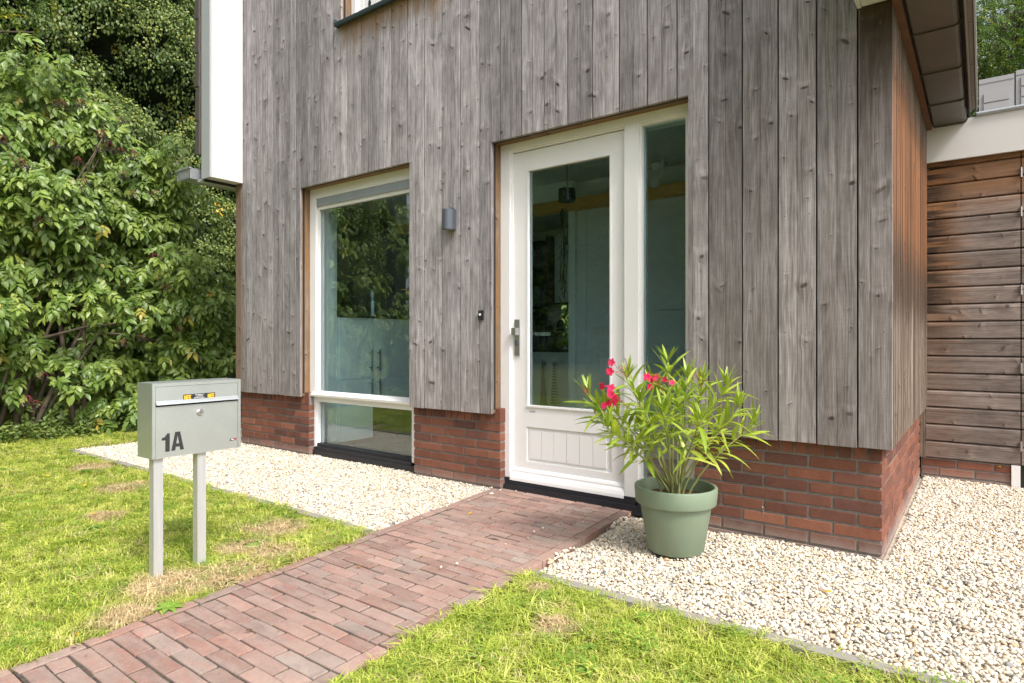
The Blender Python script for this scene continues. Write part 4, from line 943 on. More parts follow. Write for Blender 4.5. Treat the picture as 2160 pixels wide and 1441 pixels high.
bm = bmesh.new(); extrude_poly(bm, [(MX-.006, .8445), (MX-.001, .8445), (MX-.001, .783), (MX+.010, .771), (MX+.012, .766), (MX+.007, .765), (MX-.006, .779)], lambda u, v, d_: (u, d_, v), Y0+.0155, Y1-.0155)
fl = LB(finish('flap', bm, M['galv'], lb, .0006))
bm = bmesh.new(); lathe(bm, [(0, .0), (.0155, .0), (.0155, .004), (.012, .007), (.011, .005), (.005, .005), (.005, .0065), (0, .0065)], 28)
for v_ in bm.verts: v_.co = Vector((v_.co.z, v_.co.x, v_.co.y))
o = finish('lock', bm, M['steel'], lb); o.location = Vector((MX-.0008, 1.472, .717))-LO
LB(box('keyhole', (MX+.0056, MX+.0062, 1.4708, 1.4732, .713, .721), M['ink'], lb, 0))
for (a, b, lean) in ((1.275, 1.315, 0), (1.468, 1.508, 0)):
    bm = bmesh.new(); vv = bx(bm, MX-.058, MX-.015, a, b, -.1, Z0-.0005)
    LB(finish('leg', bm, M['alu'], lb, .002))
# house number, sticker and maker's label: flat print
def fl_plate(nm, polys, m, d0=MX-.0009, th=.0006, par=lb):
    bm = bmesh.new()
    for pl in polys: extrude_poly(bm, pl, lambda u, v, d_: (d_, u, v), d0, d0+th)
    return LB(finish(nm, bm, m, par))
def sc_(pl, x, y, w, h): return [(x+u*w, y+v*h) for u, v in pl]
one = [(.44, 0), (1, 0), (1, 1), (.66, 1), (.50, .88), (.30, .80), (0, .77), (0, .64), (.44, .64)]
fl_plate('house_number_one', [sc_(one, 1.303, .556, .034, .081)], M['ink'])
A1 = [[(0, 0), (.30, 0), (.36, .18), (.36, .30), (.3964, .40), (.5, .78), (.5, 1), (.31, 1)], [(.5, 1), (.5, .78), (.6036, .40), (.64, .30), (.64, .18), (.70, 0), (1, 0), (.69, 1)], [(.36, .18), (.64, .18), (.64, .30), (.6036, .40), (.3964, .40), (.36, .30)]]
A1 = [[(0, 0), (.31, 0), (.35, .19), (.388, .37), (.5, .80), (.5, 1), (.31, 1)], [(.5, .80), (.612, .37), (.65, .19), (.69, 0), (1, 0), (.69, 1), (.5, 1)], [(.35, .19), (.65, .19), (.612, .37), (.388, .37)]]
fl_plate('house_number_letter', [sc_(p_, 1.3435, .557, .056, .083) for p_ in A1], M['ink'])
fl_plate('sticker', [[(1.396, .7765), (1.544, .7775), (1.544, .8055), (1.396, .8045)]], M['ink'], MX-.0008, .0006, lb)
Nn = [[(0, 0), (.3, 0), (.3, 1), (0, 1)], [(.7, 0), (1, 0), (1, 1), (.7, 1)], [(.3, 1), (.3, .62), (.7, 0), (.7, .38)]]
Ee = [[(0, 0), (.32, 0), (.32, 1), (0, 1)], [(.32, 0), (.85, 0), (.85, .2), (.32, .2)], [(.32, .4), (.78, .4), (.78, .6), (.32, .6)], [(.32, .8), (.85, .8), (.85, 1), (.32, 1)]]
pl = []
for y0_ in (1.4, 1.5085):
    for g, ox, gw in ((Nn, 0, .0115), (Ee, .0125, .0105), (Ee, .0225, .0105)): pl += [sc_(p_, y0_+ox, .7805, gw, .0205) for p_ in g]
fl_plate('sticker_word', pl, M['yellow'], MX-.0001, .0004)
def text(nm, s, size, y, z, m, off=.0, sx=1):
    cu = bpy.data.curves.new(nm, 'FONT'); cu.body = s; cu.size = size; cu.align_x = 'CENTER'; cu.align_y = 'CENTER'; cu.extrude = .0002; cu.offset = off; cu.resolution_u = 2
    ob = bpy.data.objects.new(nm, cu); COL.objects.link(ob); dg = bpy.context.evaluated_depsgraph_get(); me = bpy.data.meshes.new_from_object(ob.evaluated_get(dg)); bpy.data.objects.remove(ob)
    me.materials.clear(); me.materials.append(m); o = bpy.data.objects.new(nm, me); COL.objects.link(o); o.parent = lb
    o.rotation_euler = (R(90), 0, R(90)); o.location = Vector((MX+.0001, y, z))-LO; o.scale = (sx, 1, 1); return o
for i, s in enumerate(('Géén ongeadresseerd', 'reclamedrukwerk,', 'géén Huis aan Huis bladen')): text('sticker_text', s, .0058, 1.470, .8005-i*.0068, M['whiteink'], .00012, .78)
fl_plate('maker_label', [[(1.617, .5665), (1.650, .5672), (1.650, .5782), (1.617, .5775)]], M['ink'])
fl_plate('label_mark', [[(1.6415, .5675), (1.6492, .5677), (1.6492, .5774), (1.6415, .5772)]], M['red'], MX-.0002, .0004)
text('label_text', 'Allux', .0085, 1.6297, .5725, M['whiteink'], .0002)

# ------------------------------------------------------------------ pot and oleander
PC = Vector((-1.249, 3.061, -.01))
pot = empty('plant_pot', PC, 'round sage green plant pot with a thick rim standing on the gravel', 'plant pot')
bm = bmesh.new(); lathe(bm, [(0, 0), (.132, 0), (.140, .008), (.176, .232), (.178, .240), (.198, .243), (.2, .248), (.206, .318), (.203, .325), (.196, .328), (.188, .325), (.180, .29), (.178, .25), (.0, .25)], 72)
finish('body', bm, M['pot'], pot, smooth=False)
pot.children[0].data.polygons.foreach_set('use_smooth', [True]*len(pot.children[0].data.polygons))
mod = pot.children[0].modifiers.new('crease', 'EDGE_SPLIT'); mod.split_angle = R(40)
bm = bmesh.new(); bmesh.ops.create_circle(bm, cap_ends=True, segments=40, radius=.178)
bmesh.ops.triangulate(bm, faces=bm.faces[:]); bmesh.ops.subdivide_edges(bm, edges=bm.edges[:], cuts=4, use_grid_fill=True)
for v_ in bm.verts: v_.co.z = .262+rnd.uniform(-.004, .006)+.012*(1-v_.co.xy.length/.178)
finish('soil', bm, M['soil'], pot)
M['ole'] = leaf_mat('oleander_leaf', [(.15, (.16, .26, .03)), (.45, (.32, .42, .05)), (.8, (.50, .56, .10))], .3, .35, .45, patch=(.05, (.5, .5, .06)))
M['stemg'] = simple('oleander_stem', (.26, .27, .10), .6, var=.3, scale=20)
M['petal'] = leaf_mat('pink_petal', [(.1, (.62, .012, .06)), (.7, (.88, .05, .17))], .3, .5, .3, veins=False)
M['bud'] = simple('dry_bud', (.30, .10, .06), .7, var=.3)
ole = empty('oleander', PC+Vector((0, 0, .262)), 'pink flowering oleander shrub with long narrow leaves growing in the green pot', 'shrub')
oo = PC+Vector((0, 0, .262)); lprof = lambda s: (math.sin(math.pi*min(1, .04+s*.95))**.8)*(1.05-.2*s)
OL = [mesh_of('leaf', leaf_geo(.155, .026, 6, .35, c_, prof=lprof), M['ole']) for c_ in (.02, .12, .22, .35, .5)]
tips = [(1242, 838, 3.02), (1292, 862, 3.25), (1322, 800, 3.08), (1378, 812, 3.25), (1408, 765, 3.12), (1450, 800, 3.0), (1482, 812, 3.3), (1532, 815, 3.12), (1558, 862, 2.98), (1592, 898, 3.15), (1282, 905, 2.92), (1398, 868, 2.85), (1478, 888, 2.82), (1345, 900, 3.35), (1522, 905, 3.3), (1350, 850, 2.95), (1430, 840, 3.35), (1255, 872, 3.15)]
nleaf = 0; extra = []
def frame(dv, roll=0):
    xz = dv.normalized(); up = Vector((0, 0, 1)); sdv_ = up.cross(xz)
    if sdv_.length < .1: sdv_ = Vector((0, 1, 0)).cross(xz)
    sdv_.normalize(); up2 = xz.cross(sdv_)
    m = Matrix((xz, sdv_, up2)).transposed(); return (m @ Matrix.Rotation(roll, 3, 'X')).to_euler()
for i, tp_ in enumerate(tips):
    T = px(*tp_)-oo; b = Vector((T.x*.07+rnd.choice((-.03, .0, .03))+rnd.uniform(-.008, .008), T.y*.07+rnd.choice((-.03, .03))+rnd.uniform(-.008, .008), -.01))
    m1 = Vector((T.x*.28, T.y*.28, T.z*.45)); n = 12
    pts = [(1-s)**2*b+2*s*(1-s)*(m1+Vector((rnd.uniform(-.01, .01),)*3))+s*s*T for s in [j/n for j in range(n+1)]]
    bm = bmesh.new(); tube(bm, pts, [.0072*(1-.68*j/n) for j in range(n+1)], 7); finish('stem', bm, M['stemg'], ole, smooth=True)
    nw = 7; a0 = rnd.uniform(0, 6)
    for kk in range(nw):
        s = .57+.43*(kk/(nw-1))**.9; j = s*n; a = pts[min(int(j), n-1)]; p_ = a.lerp(pts[min(int(j)+1, n)], j-int(j)); dv = (pts[min(int(j)+1, n)]-pts[max(int(j)-1, 0)]).normalized()
        u_ = dv.cross(Vector((0, 0, 1))); u_ = (u_ if u_.length > .1 else Vector((1, 0, 0))).normalized(); w_ = dv.cross(u_)
        for q in range(3):
            ang = a0+kk*1.05+q*2.094+rnd.uniform(-.25, .25); up_ = .35+.55*s**3+rnd.uniform(-.15, .25)
            ld_ = (u_*math.cos(ang)+w_*math.sin(ang))*(1.2-up_*.6)+dv*up_*1.1+Vector((0, 0, -.1+.1*s))
            sc1 = rnd.uniform(.75, 1.1)*(1.0 if kk < nw-1 else .8)
            e_ = frame(ld_, rnd.uniform(-.5, .5)); nleaf += 1
            if nleaf <= 298: put('leaf', OL[rnd.randrange(5) if s > .7 else rnd.randrange(2, 5)], ole, p_, e_, (sc1, sc1*rnd.uniform(.8, 1.15), sc1))
            else: extra.append(leaf_geo(.155*sc1, .026*sc1, 6, .35, rnd.choice((.12, .25, .4)), TR(p_) @ e_.to_matrix().to_4x4(), lprof))
# upright young leaves at the tips join the rest as one mass past the limit
parts = list(extra)
for tp_ in tips:
    T = px(*tp_)-oo
    for q in range(9):
        dv = Vector((rnd.uniform(-.6, .6), rnd.uniform(-.6, .6), 1)); parts.append(leaf_geo(rnd.uniform(.07, .14), .017, 4, .4, .08, TR(T, 0, 0, 0) @ frame(dv).to_matrix().to_4x4(), lprof))
put('young_leaves', mesh_of('young_leaves', merge(parts), M['ole']), ole, (0, 0, 0))['kind'] = 'stuff'
# flowers
parts = []
for i in range(5):
    parts.append(leaf_geo(.019, .017, 3, .15, .25, TR((.002, 0, 0)) if False else (Matrix.Rotation(i*2*math.pi/5, 4, 'Z') @ Matrix.Rotation(-.35, 4, 'Y') @ Matrix.Translation((.002, 0, .002))), lambda s: math.sin(math.pi*(.12+.8*s))**.6))
V_, F_, U_ = merge(parts); bm = bmesh.new(); tube(bm, [(0, 0, -.024), (0, 0, -.012), (0, 0, .003)], [.0015, .003, .0045], 7, False); off = len(V_)
bm.verts.index_update(); V_ += [v_.co.copy() for v_ in bm.verts]; U_ += [(0, 0)]*len(bm.verts); F_ += [tuple(v_.index+off for v_ in f.verts) for f in bm.faces]; bm.free()
FLW = mesh_of('flower', (V_, F_, U_), M['petal'])
for (a, b, w_) in ((1291, 765, 3.06), (1287, 784, 3.06), (1272, 815, 3.0), (1290, 820, 3.02), (1289, 832, 3.0), (1298, 842, 3.03), (1275, 856, 2.98), (1283, 850, 3.02), (1294, 853, 3.0), (1366, 796, 3.06), (1376, 803, 3.05), (1372, 817, 3.04), (1403, 801, 2.98), (1417, 808, 2.98), (1383, 797, 3.1)):
    dv = Vector((rnd.uniform(-.6, .5), -1, rnd.uniform(-.1, .9))).normalized()
    put('flower', FLW, ole, px(a, b, w_)-oo, dv.to_track_quat('Z', 'Y').to_euler(), (1.15*rnd.uniform(.65, 1.0),)*3)
for (a, b, w_, tx, ty, tw_) in ((1228, 822, 3.0, 1250, 840, 3.0), (1318, 768, 3.08, 1330, 795, 3.08), (1300, 842, 3.02, 1335, 868, 3.05), (1385, 800, 3.05, 1400, 830, 3.08), (1468, 790, 3.15, 1480, 822, 3.2), (1474, 800, 3.1, 1482, 830, 3.2), (1300, 775, 3.06, 1332, 800, 3.08)):
    p1, p2 = px(a, b, w_)-oo, px(tx, ty, tw_)-oo; bm = bmesh.new()
    for q in range(6):
        e = p1+Vector((rnd.uniform(-.035, .035), rnd.uniform(-.02, .02), rnd.uniform(-.025, .03))); mid = p1.lerp(p2, rnd.uniform(.3, .8))
        tube(bm, [mid, mid.lerp(e, .6)+Vector((0, 0, .004)), e], [.001, .0011, .0018], 4)
    tube(bm, [p2, p1], .0014, 5)
    finish('flower_stalk', bm, M['bud'], ole)

# ------------------------------------------------------------------ fallen leaves
FLM = [leaf_mat('yellow_leaf', [(0, (.70, .40, .02)), (1, (.78, .50, .06))], .2, veins=False), leaf_mat('tan_leaf', [(0, (.42, .24, .09)), (1, (.55, .36, .18))], .2, veins=False)]
FLD = [mesh_of('fallen_leaf', leaf_geo(.034, .020, 4, .3, .3, prof=lambda s: math.sin(math.pi*min(1, .05+s*.93))), m_) for m_ in FLM]
for (a, b, m_, lab) in ((997, 1084, 0, 'yellow fallen leaf lying on the brick path before the door'), (958, 1357, 0, 'orange yellow fallen leaf on the grass at the near right of the path'), (200, 1090, 0, 'yellow fallen leaf in the lawn left of the letterbox posts'), (212, 1140, 0, 'small yellow fallen leaf in the lawn, lower left of the letterbox'),
                        (387, 1068, 1, 'pale tan fallen leaf in the grass between the letterbox posts'), (182, 1030, 0, 'yellow fallen leaf far back in the lawn'), (167, 1344, 0, 'orange fallen leaf at the lower left edge of the path'), (270, 1065, 1, 'tan fallen leaf in the lawn just left of the letterbox post'),
                        (95, 1011, 0, 'tiny yellow leaf at the far left of the lawn'), (893, 1175, 1, 'tan leaf fragment on the middle of the brick path'), (1755, 1255, 0, 'yellow leaf on the gravel below the brick corner'), (2110, 985, 0, 'orange leaf caught on the shed brick base')):
    w_ = 1.055*1329/(b-716.); p_ = px(a, b, w_); p_.z = .010 if 'path' in lab else .03
    if 'shed' in lab: p_ = Vector((.11, 5.79, .13))
    if 'gravel' in lab: p_.z = .012
    o = bpy.data.objects.new('fallen_leaf', FLD[m_]); o.location = p_; o.rotation_euler = (rnd.uniform(-.3, .3), rnd.uniform(-.3, .2), rnd.uniform(0, 6)); COL.objects.link(o)
    tag(o, lab, 'leaf', 'fallen leaves')

rs = np.random.RandomState(5); n = 210; LX_ = np.r_[rs.uniform(-6.8, -2.8, 60), rs.uniform(-1.6, 1.5, 110), rs.uniform(-2.6, -1.7, 40)]; LY_ = np.r_[rs.uniform(2.36, 3.5, 60), rs.uniform(2.38, 5.7, 110), rs.uniform(.7, 3.4, 40)]
ok = ~((LX_ < -.36) & (LX_ > -1.4) & (LY_ > 3.48)) & ~(np.hypot(LX_+1.249, LY_-3.061) < .16)
M['litter'] = leaf_mat('leaf_litter', [(.2, (.09, .05, .025)), (.5, (.24, .13, .05)), (.8, (.45, .30, .10))], .1, .7, .2, veins=False)
lit = [source('litter_source', *(lambda g: (g[0], g[1], M['litter'], g[2]))(leaf_geo(L0, W0, 3, .4, .3))) for L0, W0 in ((.022, .010), (.014, .009), (.030, .004))]
o = scatter('leaf_litter', np.c_[LX_, LY_, np.full(n, .008)][ok], np.c_[rs.uniform(-.4, .4, n), rs.uniform(-.4, .3, n), rs.uniform(0, 6, n)][ok], rs.uniform(.5, 1.3, n)[ok], rs.randint(0, 3, n)[ok], lit)
o['label'] = 'dry brown leaf fragments strewn over gravel and path'; o['category'] = 'leaf litter'
# ------------------------------------------------------------------ vegetation
def compound(n_pair, Ll, Wl, rach, mat, seed, droop=.35, term=True, nseg=3):
    q = random.Random(seed); parts = []
    for i in range(n_pair):
        s = (i+.6)/(n_pair+.3)*rach
        for e in (-1, 1):
            z = -droop*s*s/rach
            parts.append(leaf_geo(Ll*q.uniform(.8, 1.05), Wl*q.uniform(.85, 1.1), nseg, .25, .25, TR((s, 0, z), q.uniform(-.3, .3), q.uniform(.0, .45), e*q.uniform(.85, 1.25))))
    if term: parts.append(leaf_geo(Ll, Wl, nseg, .25, .3, TR((rach, 0, -droop*rach), 0, q.uniform(.1, .5), q.uniform(-.15, .15))))
    V, F, U = merge(parts); V += [Vector((0, -.0015, 0)), Vector((0, .0015, 0)), Vector((rach, 0, -droop*rach))]; U += [(.5, .5)]*3; F.append((len(V)-3, len(V)-2, len(V)-1))
    return V, F, U
M['elder'] = leaf_mat('elder_leaf', [(.15, (.075, .135, .030)), (.45, (.15, .235, .048)), (.75, (.255, .345, .07)), (.95, (.40, .46, .12))], .28, .4, .5, patch=(.02, (.45, .36, .07)))
M['ivy'] = leaf_mat('ivy_leaf', [(.15, (.07, .115, .03)), (.45, (.125, .185, .045)), (.75, (.20, .265, .065)), (.95, (.33, .37, .10))], .2, .42, .45, patch=(.006, (.55, .36, .02)), veins=False)
M['umbel'] = leaf_mat('ivy_umbel', [(0, (.26, .32, .08)), (1, (.44, .47, .14))], .1, .7, .2, veins=False)
M['robinia'] = leaf_mat('robinia_leaf', [(.15, (.05, .10, .03)), (.5, (.10, .18, .045)), (.85, (.26, .33, .05))], .3, .5, .3, veins=False, patch=(.03, (.5, .42, .05)))
M['bramble'] = leaf_mat('young_shrub_leaf', [(.1, (.07, .15, .02)), (.6, (.14, .24, .03)), (1, (.26, .36, .05))], .3, .4, .5)
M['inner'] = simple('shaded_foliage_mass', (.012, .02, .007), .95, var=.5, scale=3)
ELG = [compound(2 if i % 2 else 3, .095, .045, .105, M['elder'], 600+i) for i in range(6)]
ELM = [mesh_of('leaf', g, M['elder']) for g in ELG]; ELS = []
for me in ELM: ELS.append(bpy.data.objects.new('elder_source', me))
def blob_surface(name, f, y0, y1, z0, z1, ny, nz, mat, parent=None):
    bm = bmesh.new(); G = [[bm.verts.new((f(y0+(y1-y0)*i/ny, z0+(z1-z0)*j/nz), y0+(y1-y0)*i/ny, z0+(z1-z0)*j/nz)) for j in range(nz+1)] for i in range(ny+1)]
    for i in range(ny):
        for j in range(nz): bm.faces.new((G[i][j], G[i+1][j], G[i+1][j+1], G[i][j+1]))
    return finish(name, bm, mat, parent)
def facing(out, lat=1.0, q_=None, drop=.25):
    """leaf frame whose upper face looks outward and up, the blade pointing sideways or down"""
    q_ = q_ or rs; o_ = Vector(out).normalized(); nn = (o_*.75+Vector((0, 0, .75))+Vector((q_.uniform(-.5, .5), q_.uniform(-.5, .5), q_.uniform(-.35, .35)))).normalized()
    a_ = Vector((q_.uniform(-1, 1), q_.uniform(-1, 1), q_.uniform(-1, .7)))+o_*.5-Vector((0, 0, drop)); tt_ = (a_-nn*a_.dot(nn)).normalized()
    return Matrix((tt_, nn.cross(tt_), nn)).transposed().to_euler()
# elder shrub: clumps of leaves, each clump a mound with light top and shaded underside
elder = empty('elder_shrub', (-8.3, 1.9, 0), 'large elder shrub with dark berry clusters at the left edge of the lawn', 'shrub')
EO = Vector((-8.3, 1.9, 0)); rs = np.random.RandomState(21)
def etop(y): return float(np.interp(y, [-4, -1, 1, 2.1, 2.9, 3.5, 3.8, 4.1, 4.35], [3.6, 4.3, 4.3, 4.0, 3.8, 3.3, 2.9, 2.0, 1.0]))
P_, R_, S_, W_ = [], [], [], []; cl = []
for i in range(430):
    y = rs.uniform(-3.8, 4.3) if i < 150 else rs.uniform(1.6, 4.3); zt = etop(y); z = rs.uniform(.15, zt)
    hole = (abs(y-2.65) < .5 and .75 < z < 1.35) or (abs(y-3.3) < .35 and .9 < z < 1.25)
    if hole and rs.rand() < .85: continue
    bulge = .55*math.sin(math.pi*min(1, max(.08, z/zt)))**.5-.25
    cl.append((-8.35+bulge+rs.uniform(-.95, .35), y, z, rs.uniform(.13, .38)))
near = []
for i in range(26):          # long arching shoots that break the outline
    y = rs.uniform(1.9, 4.0); zt = etop(y)-.15; a = Vector((-8.2, y, zt-.5)); b_ = Vector((-8.2+rs.uniform(.1, .7), y+rs.uniform(-.3, .5), zt+rs.uniform(-.1, .4)))
    for j in range(6): q_ = a.lerp(b_, (j+1)/6); cl.append((q_.x, q_.y, q_.z-.12*(j/6)**2, .09))
for (cx_, cy_, cz_, cr) in cl:
    n = int(36*(cr/.3)**2)
    for _ in range(n):
        d = rs.normal(size=3); d /= np.linalg.norm(d); d[0] = abs(d[0])*.9+.1*d[0]; d[2] = d[2]*.8+.22
        p = np.array((cx_, cy_, cz_))+d*cr*np.array((1, 1.15, .75))*rs.uniform(.75, 1.05)
        if p[2] < .06: continue
        dirv = Vector((d[0]*.9+.35, d[1]*.9+rs.uniform(-.5, .5), d[2]*.35-.12+rs.uniform(-.2, .2)))
        e = facing((1, -.35+d[1]*.5, 0)); P_.append(p); R_.append(tuple(e)); S_.append(rs.uniform(.55, 1.2)); W_.append(rs.randint(0, 6))
        vis = p[0]*.5982*-1+p[1]*.8013; ax = 1080+1329*((p[0]*.8013+p[1]*.5982)/vis)
        near.append(p[0] if 0 < ax < 520 and p[1] > 1.9 else -99)
order = np.argsort(-np.array(near)); top = set(order[:298].tolist())
for i in order[:298]: put('leaf', ELM[W_[i]], elder, Vector(P_[i])-EO, R_[i], (S_[i],)*3)
keep = [i for i in range(len(P_)) if i not in top]
scatter('foliage', np.array([P_[i] for i in keep])-np.array(EO), [R_[i] for i in keep], [S_[i] for i in keep], [W_[i] for i in keep], ELS, elder)
bm = bmesh.new()
for i in range(16):
    y = rs.uniform(-.9, 2.3); b = Vector((rs.uniform(-.35, .1), rs.uniform(-.2, 1.3), 0)); tpz = rs.uniform(1.8, 3.6); e = Vector((rs.uniform(.0, .5), y, tpz))
    m_ = b.lerp(e, .5)+Vector((-.1, 0, .3)); pts = [(1-s)**2*b+2*s*(1-s)*m_+s*s*e for s in [j/8 for j in range(9)]]; tube(bm, pts, [.03*(1-.8*j/8) for j in range(9)], 6)
for (y0_, z0_, y1_, z1_) in ((.3, 1.0, 1.5, 1.28), (.6, .3, 1.1, 1.2), (.1, .2, .35, 1.3), (.9, 1.15, 2.0, .95), (1.2, .1, .8, .9)):
    tube(bm, [(.1, y0_, z0_), (.18, (y0_+y1_)/2, (z0_+z1_)/2+.05), (.22, y1_, z1_)], [.018, .014, .008], 6)
finish('branch', bm, M['bark'], elder, smooth=True)
# berry clusters
M['berry'] = simple('elderberry', (.025, .008, .014), .35, var=.3); M['berry_r'] = simple('berry_stalk', (.20, .03, .04), .6)
def berry_cluster(seed):
    q = random.Random(seed); bm = bmesh.new(); e = []
    for i in range(9):
        a = q.uniform(0, 6.28); r_ = q.uniform(.02, .075); tube(bm, [(0, 0, .03), (math.cos(a)*r_*.6, math.sin(a)*r_*.6, 0), (math.cos(a)*r_, math.sin(a)*r_, -.04)], .0016, 4)
    nf = len(bm.faces)
    for i in range(46):
        a = q.uniform(0, 6.28); r_ = .075*math.sqrt(q.random()); m_ = Matrix.Translation((math.cos(a)*r_, math.sin(a)*r_, -.03-.03*q.random()-.3*r_)); bmesh.ops.create_icosphere(bm, subdivisions=1, radius=.0062, matrix=m_)
    me = bpy.data.meshes.new('berry_cluster'); bm.to_mesh(me); bm.free(); me.materials.append(M['berry_r']); me.materials.append(M['berry'])
    for i, p in enumerate(me.polygons): p.material_index = 1 if i >= nf else 0; p.use_smooth = True
    return me
BC = [berry_cluster(s) for s in (1, 2, 3)]
for (a, b) in ((115, 300), (45, 340), (218, 280), (210, 310), (228, 303), (280, 322), (165, 335), (255, 315), (262, 365), (180, 380), (280, 405), (328, 405), (5, 290), (130, 215), (170, 215), (250, 250), (325, 540), (350, 600), (90, 790), (75, 850), (60, 840), (260, 720), (300, 708), (380, 690), (90, 460), (165, 470)):
    wv = 7.9*.5982/(.5982-.8013*((a-1080)/1329.)) ; wv = 7.60/(.5982-.8013*((a-1080)/1329.))
    p = px(a, b, wv); put('berry_cluster', BC[rnd.randrange(3)], elder, p-EO, (rnd.uniform(-.4, .4), rnd.uniform(-.4, .4), rnd.uniform(0, 6)), (rnd.uniform(.8, 1.25),)*3)
# ivy-covered trees behind
ivy = empty('ivy_hedge', (-9.9, 5, 0), 'tall wall of flowering dark ivy behind the elder shrub and beside the house', 'hedge')
IO = Vector((-9.9, 5, 0))
lob = [(rs.uniform(-2, 12), rs.uniform(0, 9.6), rs.uniform(.5, 1.15), rs.uniform(.35, .9)) for _ in range(190)]
def ivx(y, z): return -10.4+max([h*math.sqrt(max(0, 1-((y-a)/r)**2-((z-b)/(r*.8))**2)) for a, b, r, h in lob]+[0])
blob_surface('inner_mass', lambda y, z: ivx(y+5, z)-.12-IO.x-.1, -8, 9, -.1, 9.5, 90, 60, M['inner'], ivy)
def ivl(s):
    q = random.Random(s); parts = []
    for i in range(18): parts.append(leaf_geo(q.uniform(.028, .048), .030, 2, .2, .3, TR((q.uniform(-.03, .07), q.uniform(-.09, .09), q.uniform(-.10, .08)), q.uniform(-.5, .5), q.uniform(.5, 1.5), q.uniform(-1.0, 1.0)), lambda s_: math.sin(math.pi*(.10+.85*s_))**.8))
    return source('ivy_source', *merge(parts)[:2], M['ivy'], merge(parts)[2])
def umb(s):
    q = random.Random(s); bm = bmesh.new()
    for i in range(5): bmesh.ops.create_icosphere(bm, subdivisions=1, radius=.015, matrix=Matrix.Translation((.07+q.uniform(0, .03), q.uniform(-.07, .07), q.uniform(-.02, .08))))
    me = bpy.data.meshes.new('umbel'); bm.to_mesh(me); bm.free(); me.materials.append(M['umbel']); return bpy.data.objects.new('umbel_source', me)
IV = [ivl(s) for s in range(5)]+[umb(7), umb(8)]
n = 30000; Y_ = rs.uniform(-1.5, 11, n); Z_ = rs.uniform(0, 9.2, n)
D_ = np.array([ivx(a, b) for a, b in zip(Y_, Z_)]); D2 = np.array([ivx(a, b+.06) for a, b in zip(Y_, Z_)]); D3 = np.array([ivx(a+.06, b) for a, b in zip(Y_, Z_)])
vr = rs.choice(7, n, p=[.17, .17, .17, .17, .16, .08, .08]); up = np.clip((D_-D2)/.06, -1.2, 1.2); sdw = np.clip((D_-D3)/.06, -1.2, 1.2)
kp = (rs.rand(n) < np.where(up < -.4, .35, 1)) & ((D_ > -10.38) | (rs.rand(n) < .3))
scatter('foliage', np.c_[D_-IO.x+rs.uniform(-.12, .08, n), Y_-IO.y, Z_][kp], np.c_[rs.uniform(-.4, .4, n), -up*.5+rs.uniform(-.35, .35, n), sdw*.6+rs.uniform(-.5, .5, n)][kp], rs.uniform(.75, 1.35, n)[kp], vr[kp], IV, ivy)
# undergrowth at the foot
n = 2600; x_ = rs.uniform(-9.0, -7.85, n); y_ = rs.uniform(-1, 7, n)
o = scatter('ground_cover', np.c_[x_, y_, rs.uniform(0, .12, n)], np.c_[rs.uniform(-.4, .4, n), -1.2+rs.uniform(-.5, .5, n), rs.uniform(0, 6, n)], rs.uniform(.6, 1.2, n), rs.randint(0, 5, n), IV)
o['label'] = 'low dark ivy and weeds covering the soil under the shrubs'; o['category'] = 'ground cover'
# young leafy shrubs by the corner of the house
def bush(name, loc, rx, ry, hz, n, mat, seed, label, geo, leafn=120, cat='shrub', stems=7, zmin=.1):
    q = np.random.RandomState(seed); e = empty(name, loc, label, cat); me = [mesh_of('leaf', g, mat) for g in geo]
    src = [bpy.data.objects.new(name+'_source', m_) for m_ in me]; Pp, Rr, Ss, Vv = [], [], [], []
    cls = [(q.uniform(-rx, rx), q.uniform(-ry, ry), q.uniform(zmin, hz), q.uniform(.12, .28)) for _ in range(max(10, n//24))]
    for i in range(n):
        c_ = cls[q.randint(len(cls))]; d = q.normal(size=3); d /= np.linalg.norm(d); p = np.array(c_[:3])+d*c_[3]
        if p[2] < .04: p[2] = .04
        Pp.append(p); Rr.append(tuple(facing((.9+d[0]*.4, -.3+d[1]*.4, 0), 1, q))); Ss.append(q.uniform(.7, 1.2)); Vv.append(q.randint(len(me)))
    sc = np.array([p[0]-p[1] for p in Pp]); od = np.argsort(-sc)
    for i in od[:leafn]: put('leaf', me[Vv[i]], e, Vector(Pp[i]), Rr[i], (Ss[i],)*3)
    r_ = od[leafn:]
    if len(r_): scatter('foliage', np.array(Pp)[r_], np.array(Rr)[r_], np.array(Ss)[r_], np.array(Vv)[r_], src, e)
    bm = bmesh.new()
    for i in range(stems):
        c_ = cls[i % len(cls)]; tube(bm, [(q.uniform(-.08, .08), q.uniform(-.08, .08), 0), (c_[0]*.5, c_[1]*.5, c_[2]*.6), c_[:3]], [.014, .010, .004], 5)
    finish('stem', bm, M['twig'], e, smooth=True); return e
single = [merge([leaf_geo(.085, .055, 4, .2, .3, TR((random.Random(s*9+k_).uniform(-.03, .05), random.Random(s*7+k_).uniform(-.08, .08), random.Random(s*5+k_).uniform(-.05, .05)), 0, .3, random.Random(s+k_).uniform(-1, 1))) for k_ in range(4)]) for s in range(4)]
bush('young_shrub', (-8.3, 5.2, 0), .45, .6, 1.9, 620, M['bramble'], 41, 'bright young shrub with oval leaves between the ivy and the house corner', single, 150)
bush('young_shrub', (-8.5, 4.2, 0), .3, .55, 1.0, 260, M['bramble'], 42, 'low loose shrub with oval leaves behind the letterbox', single, 80)
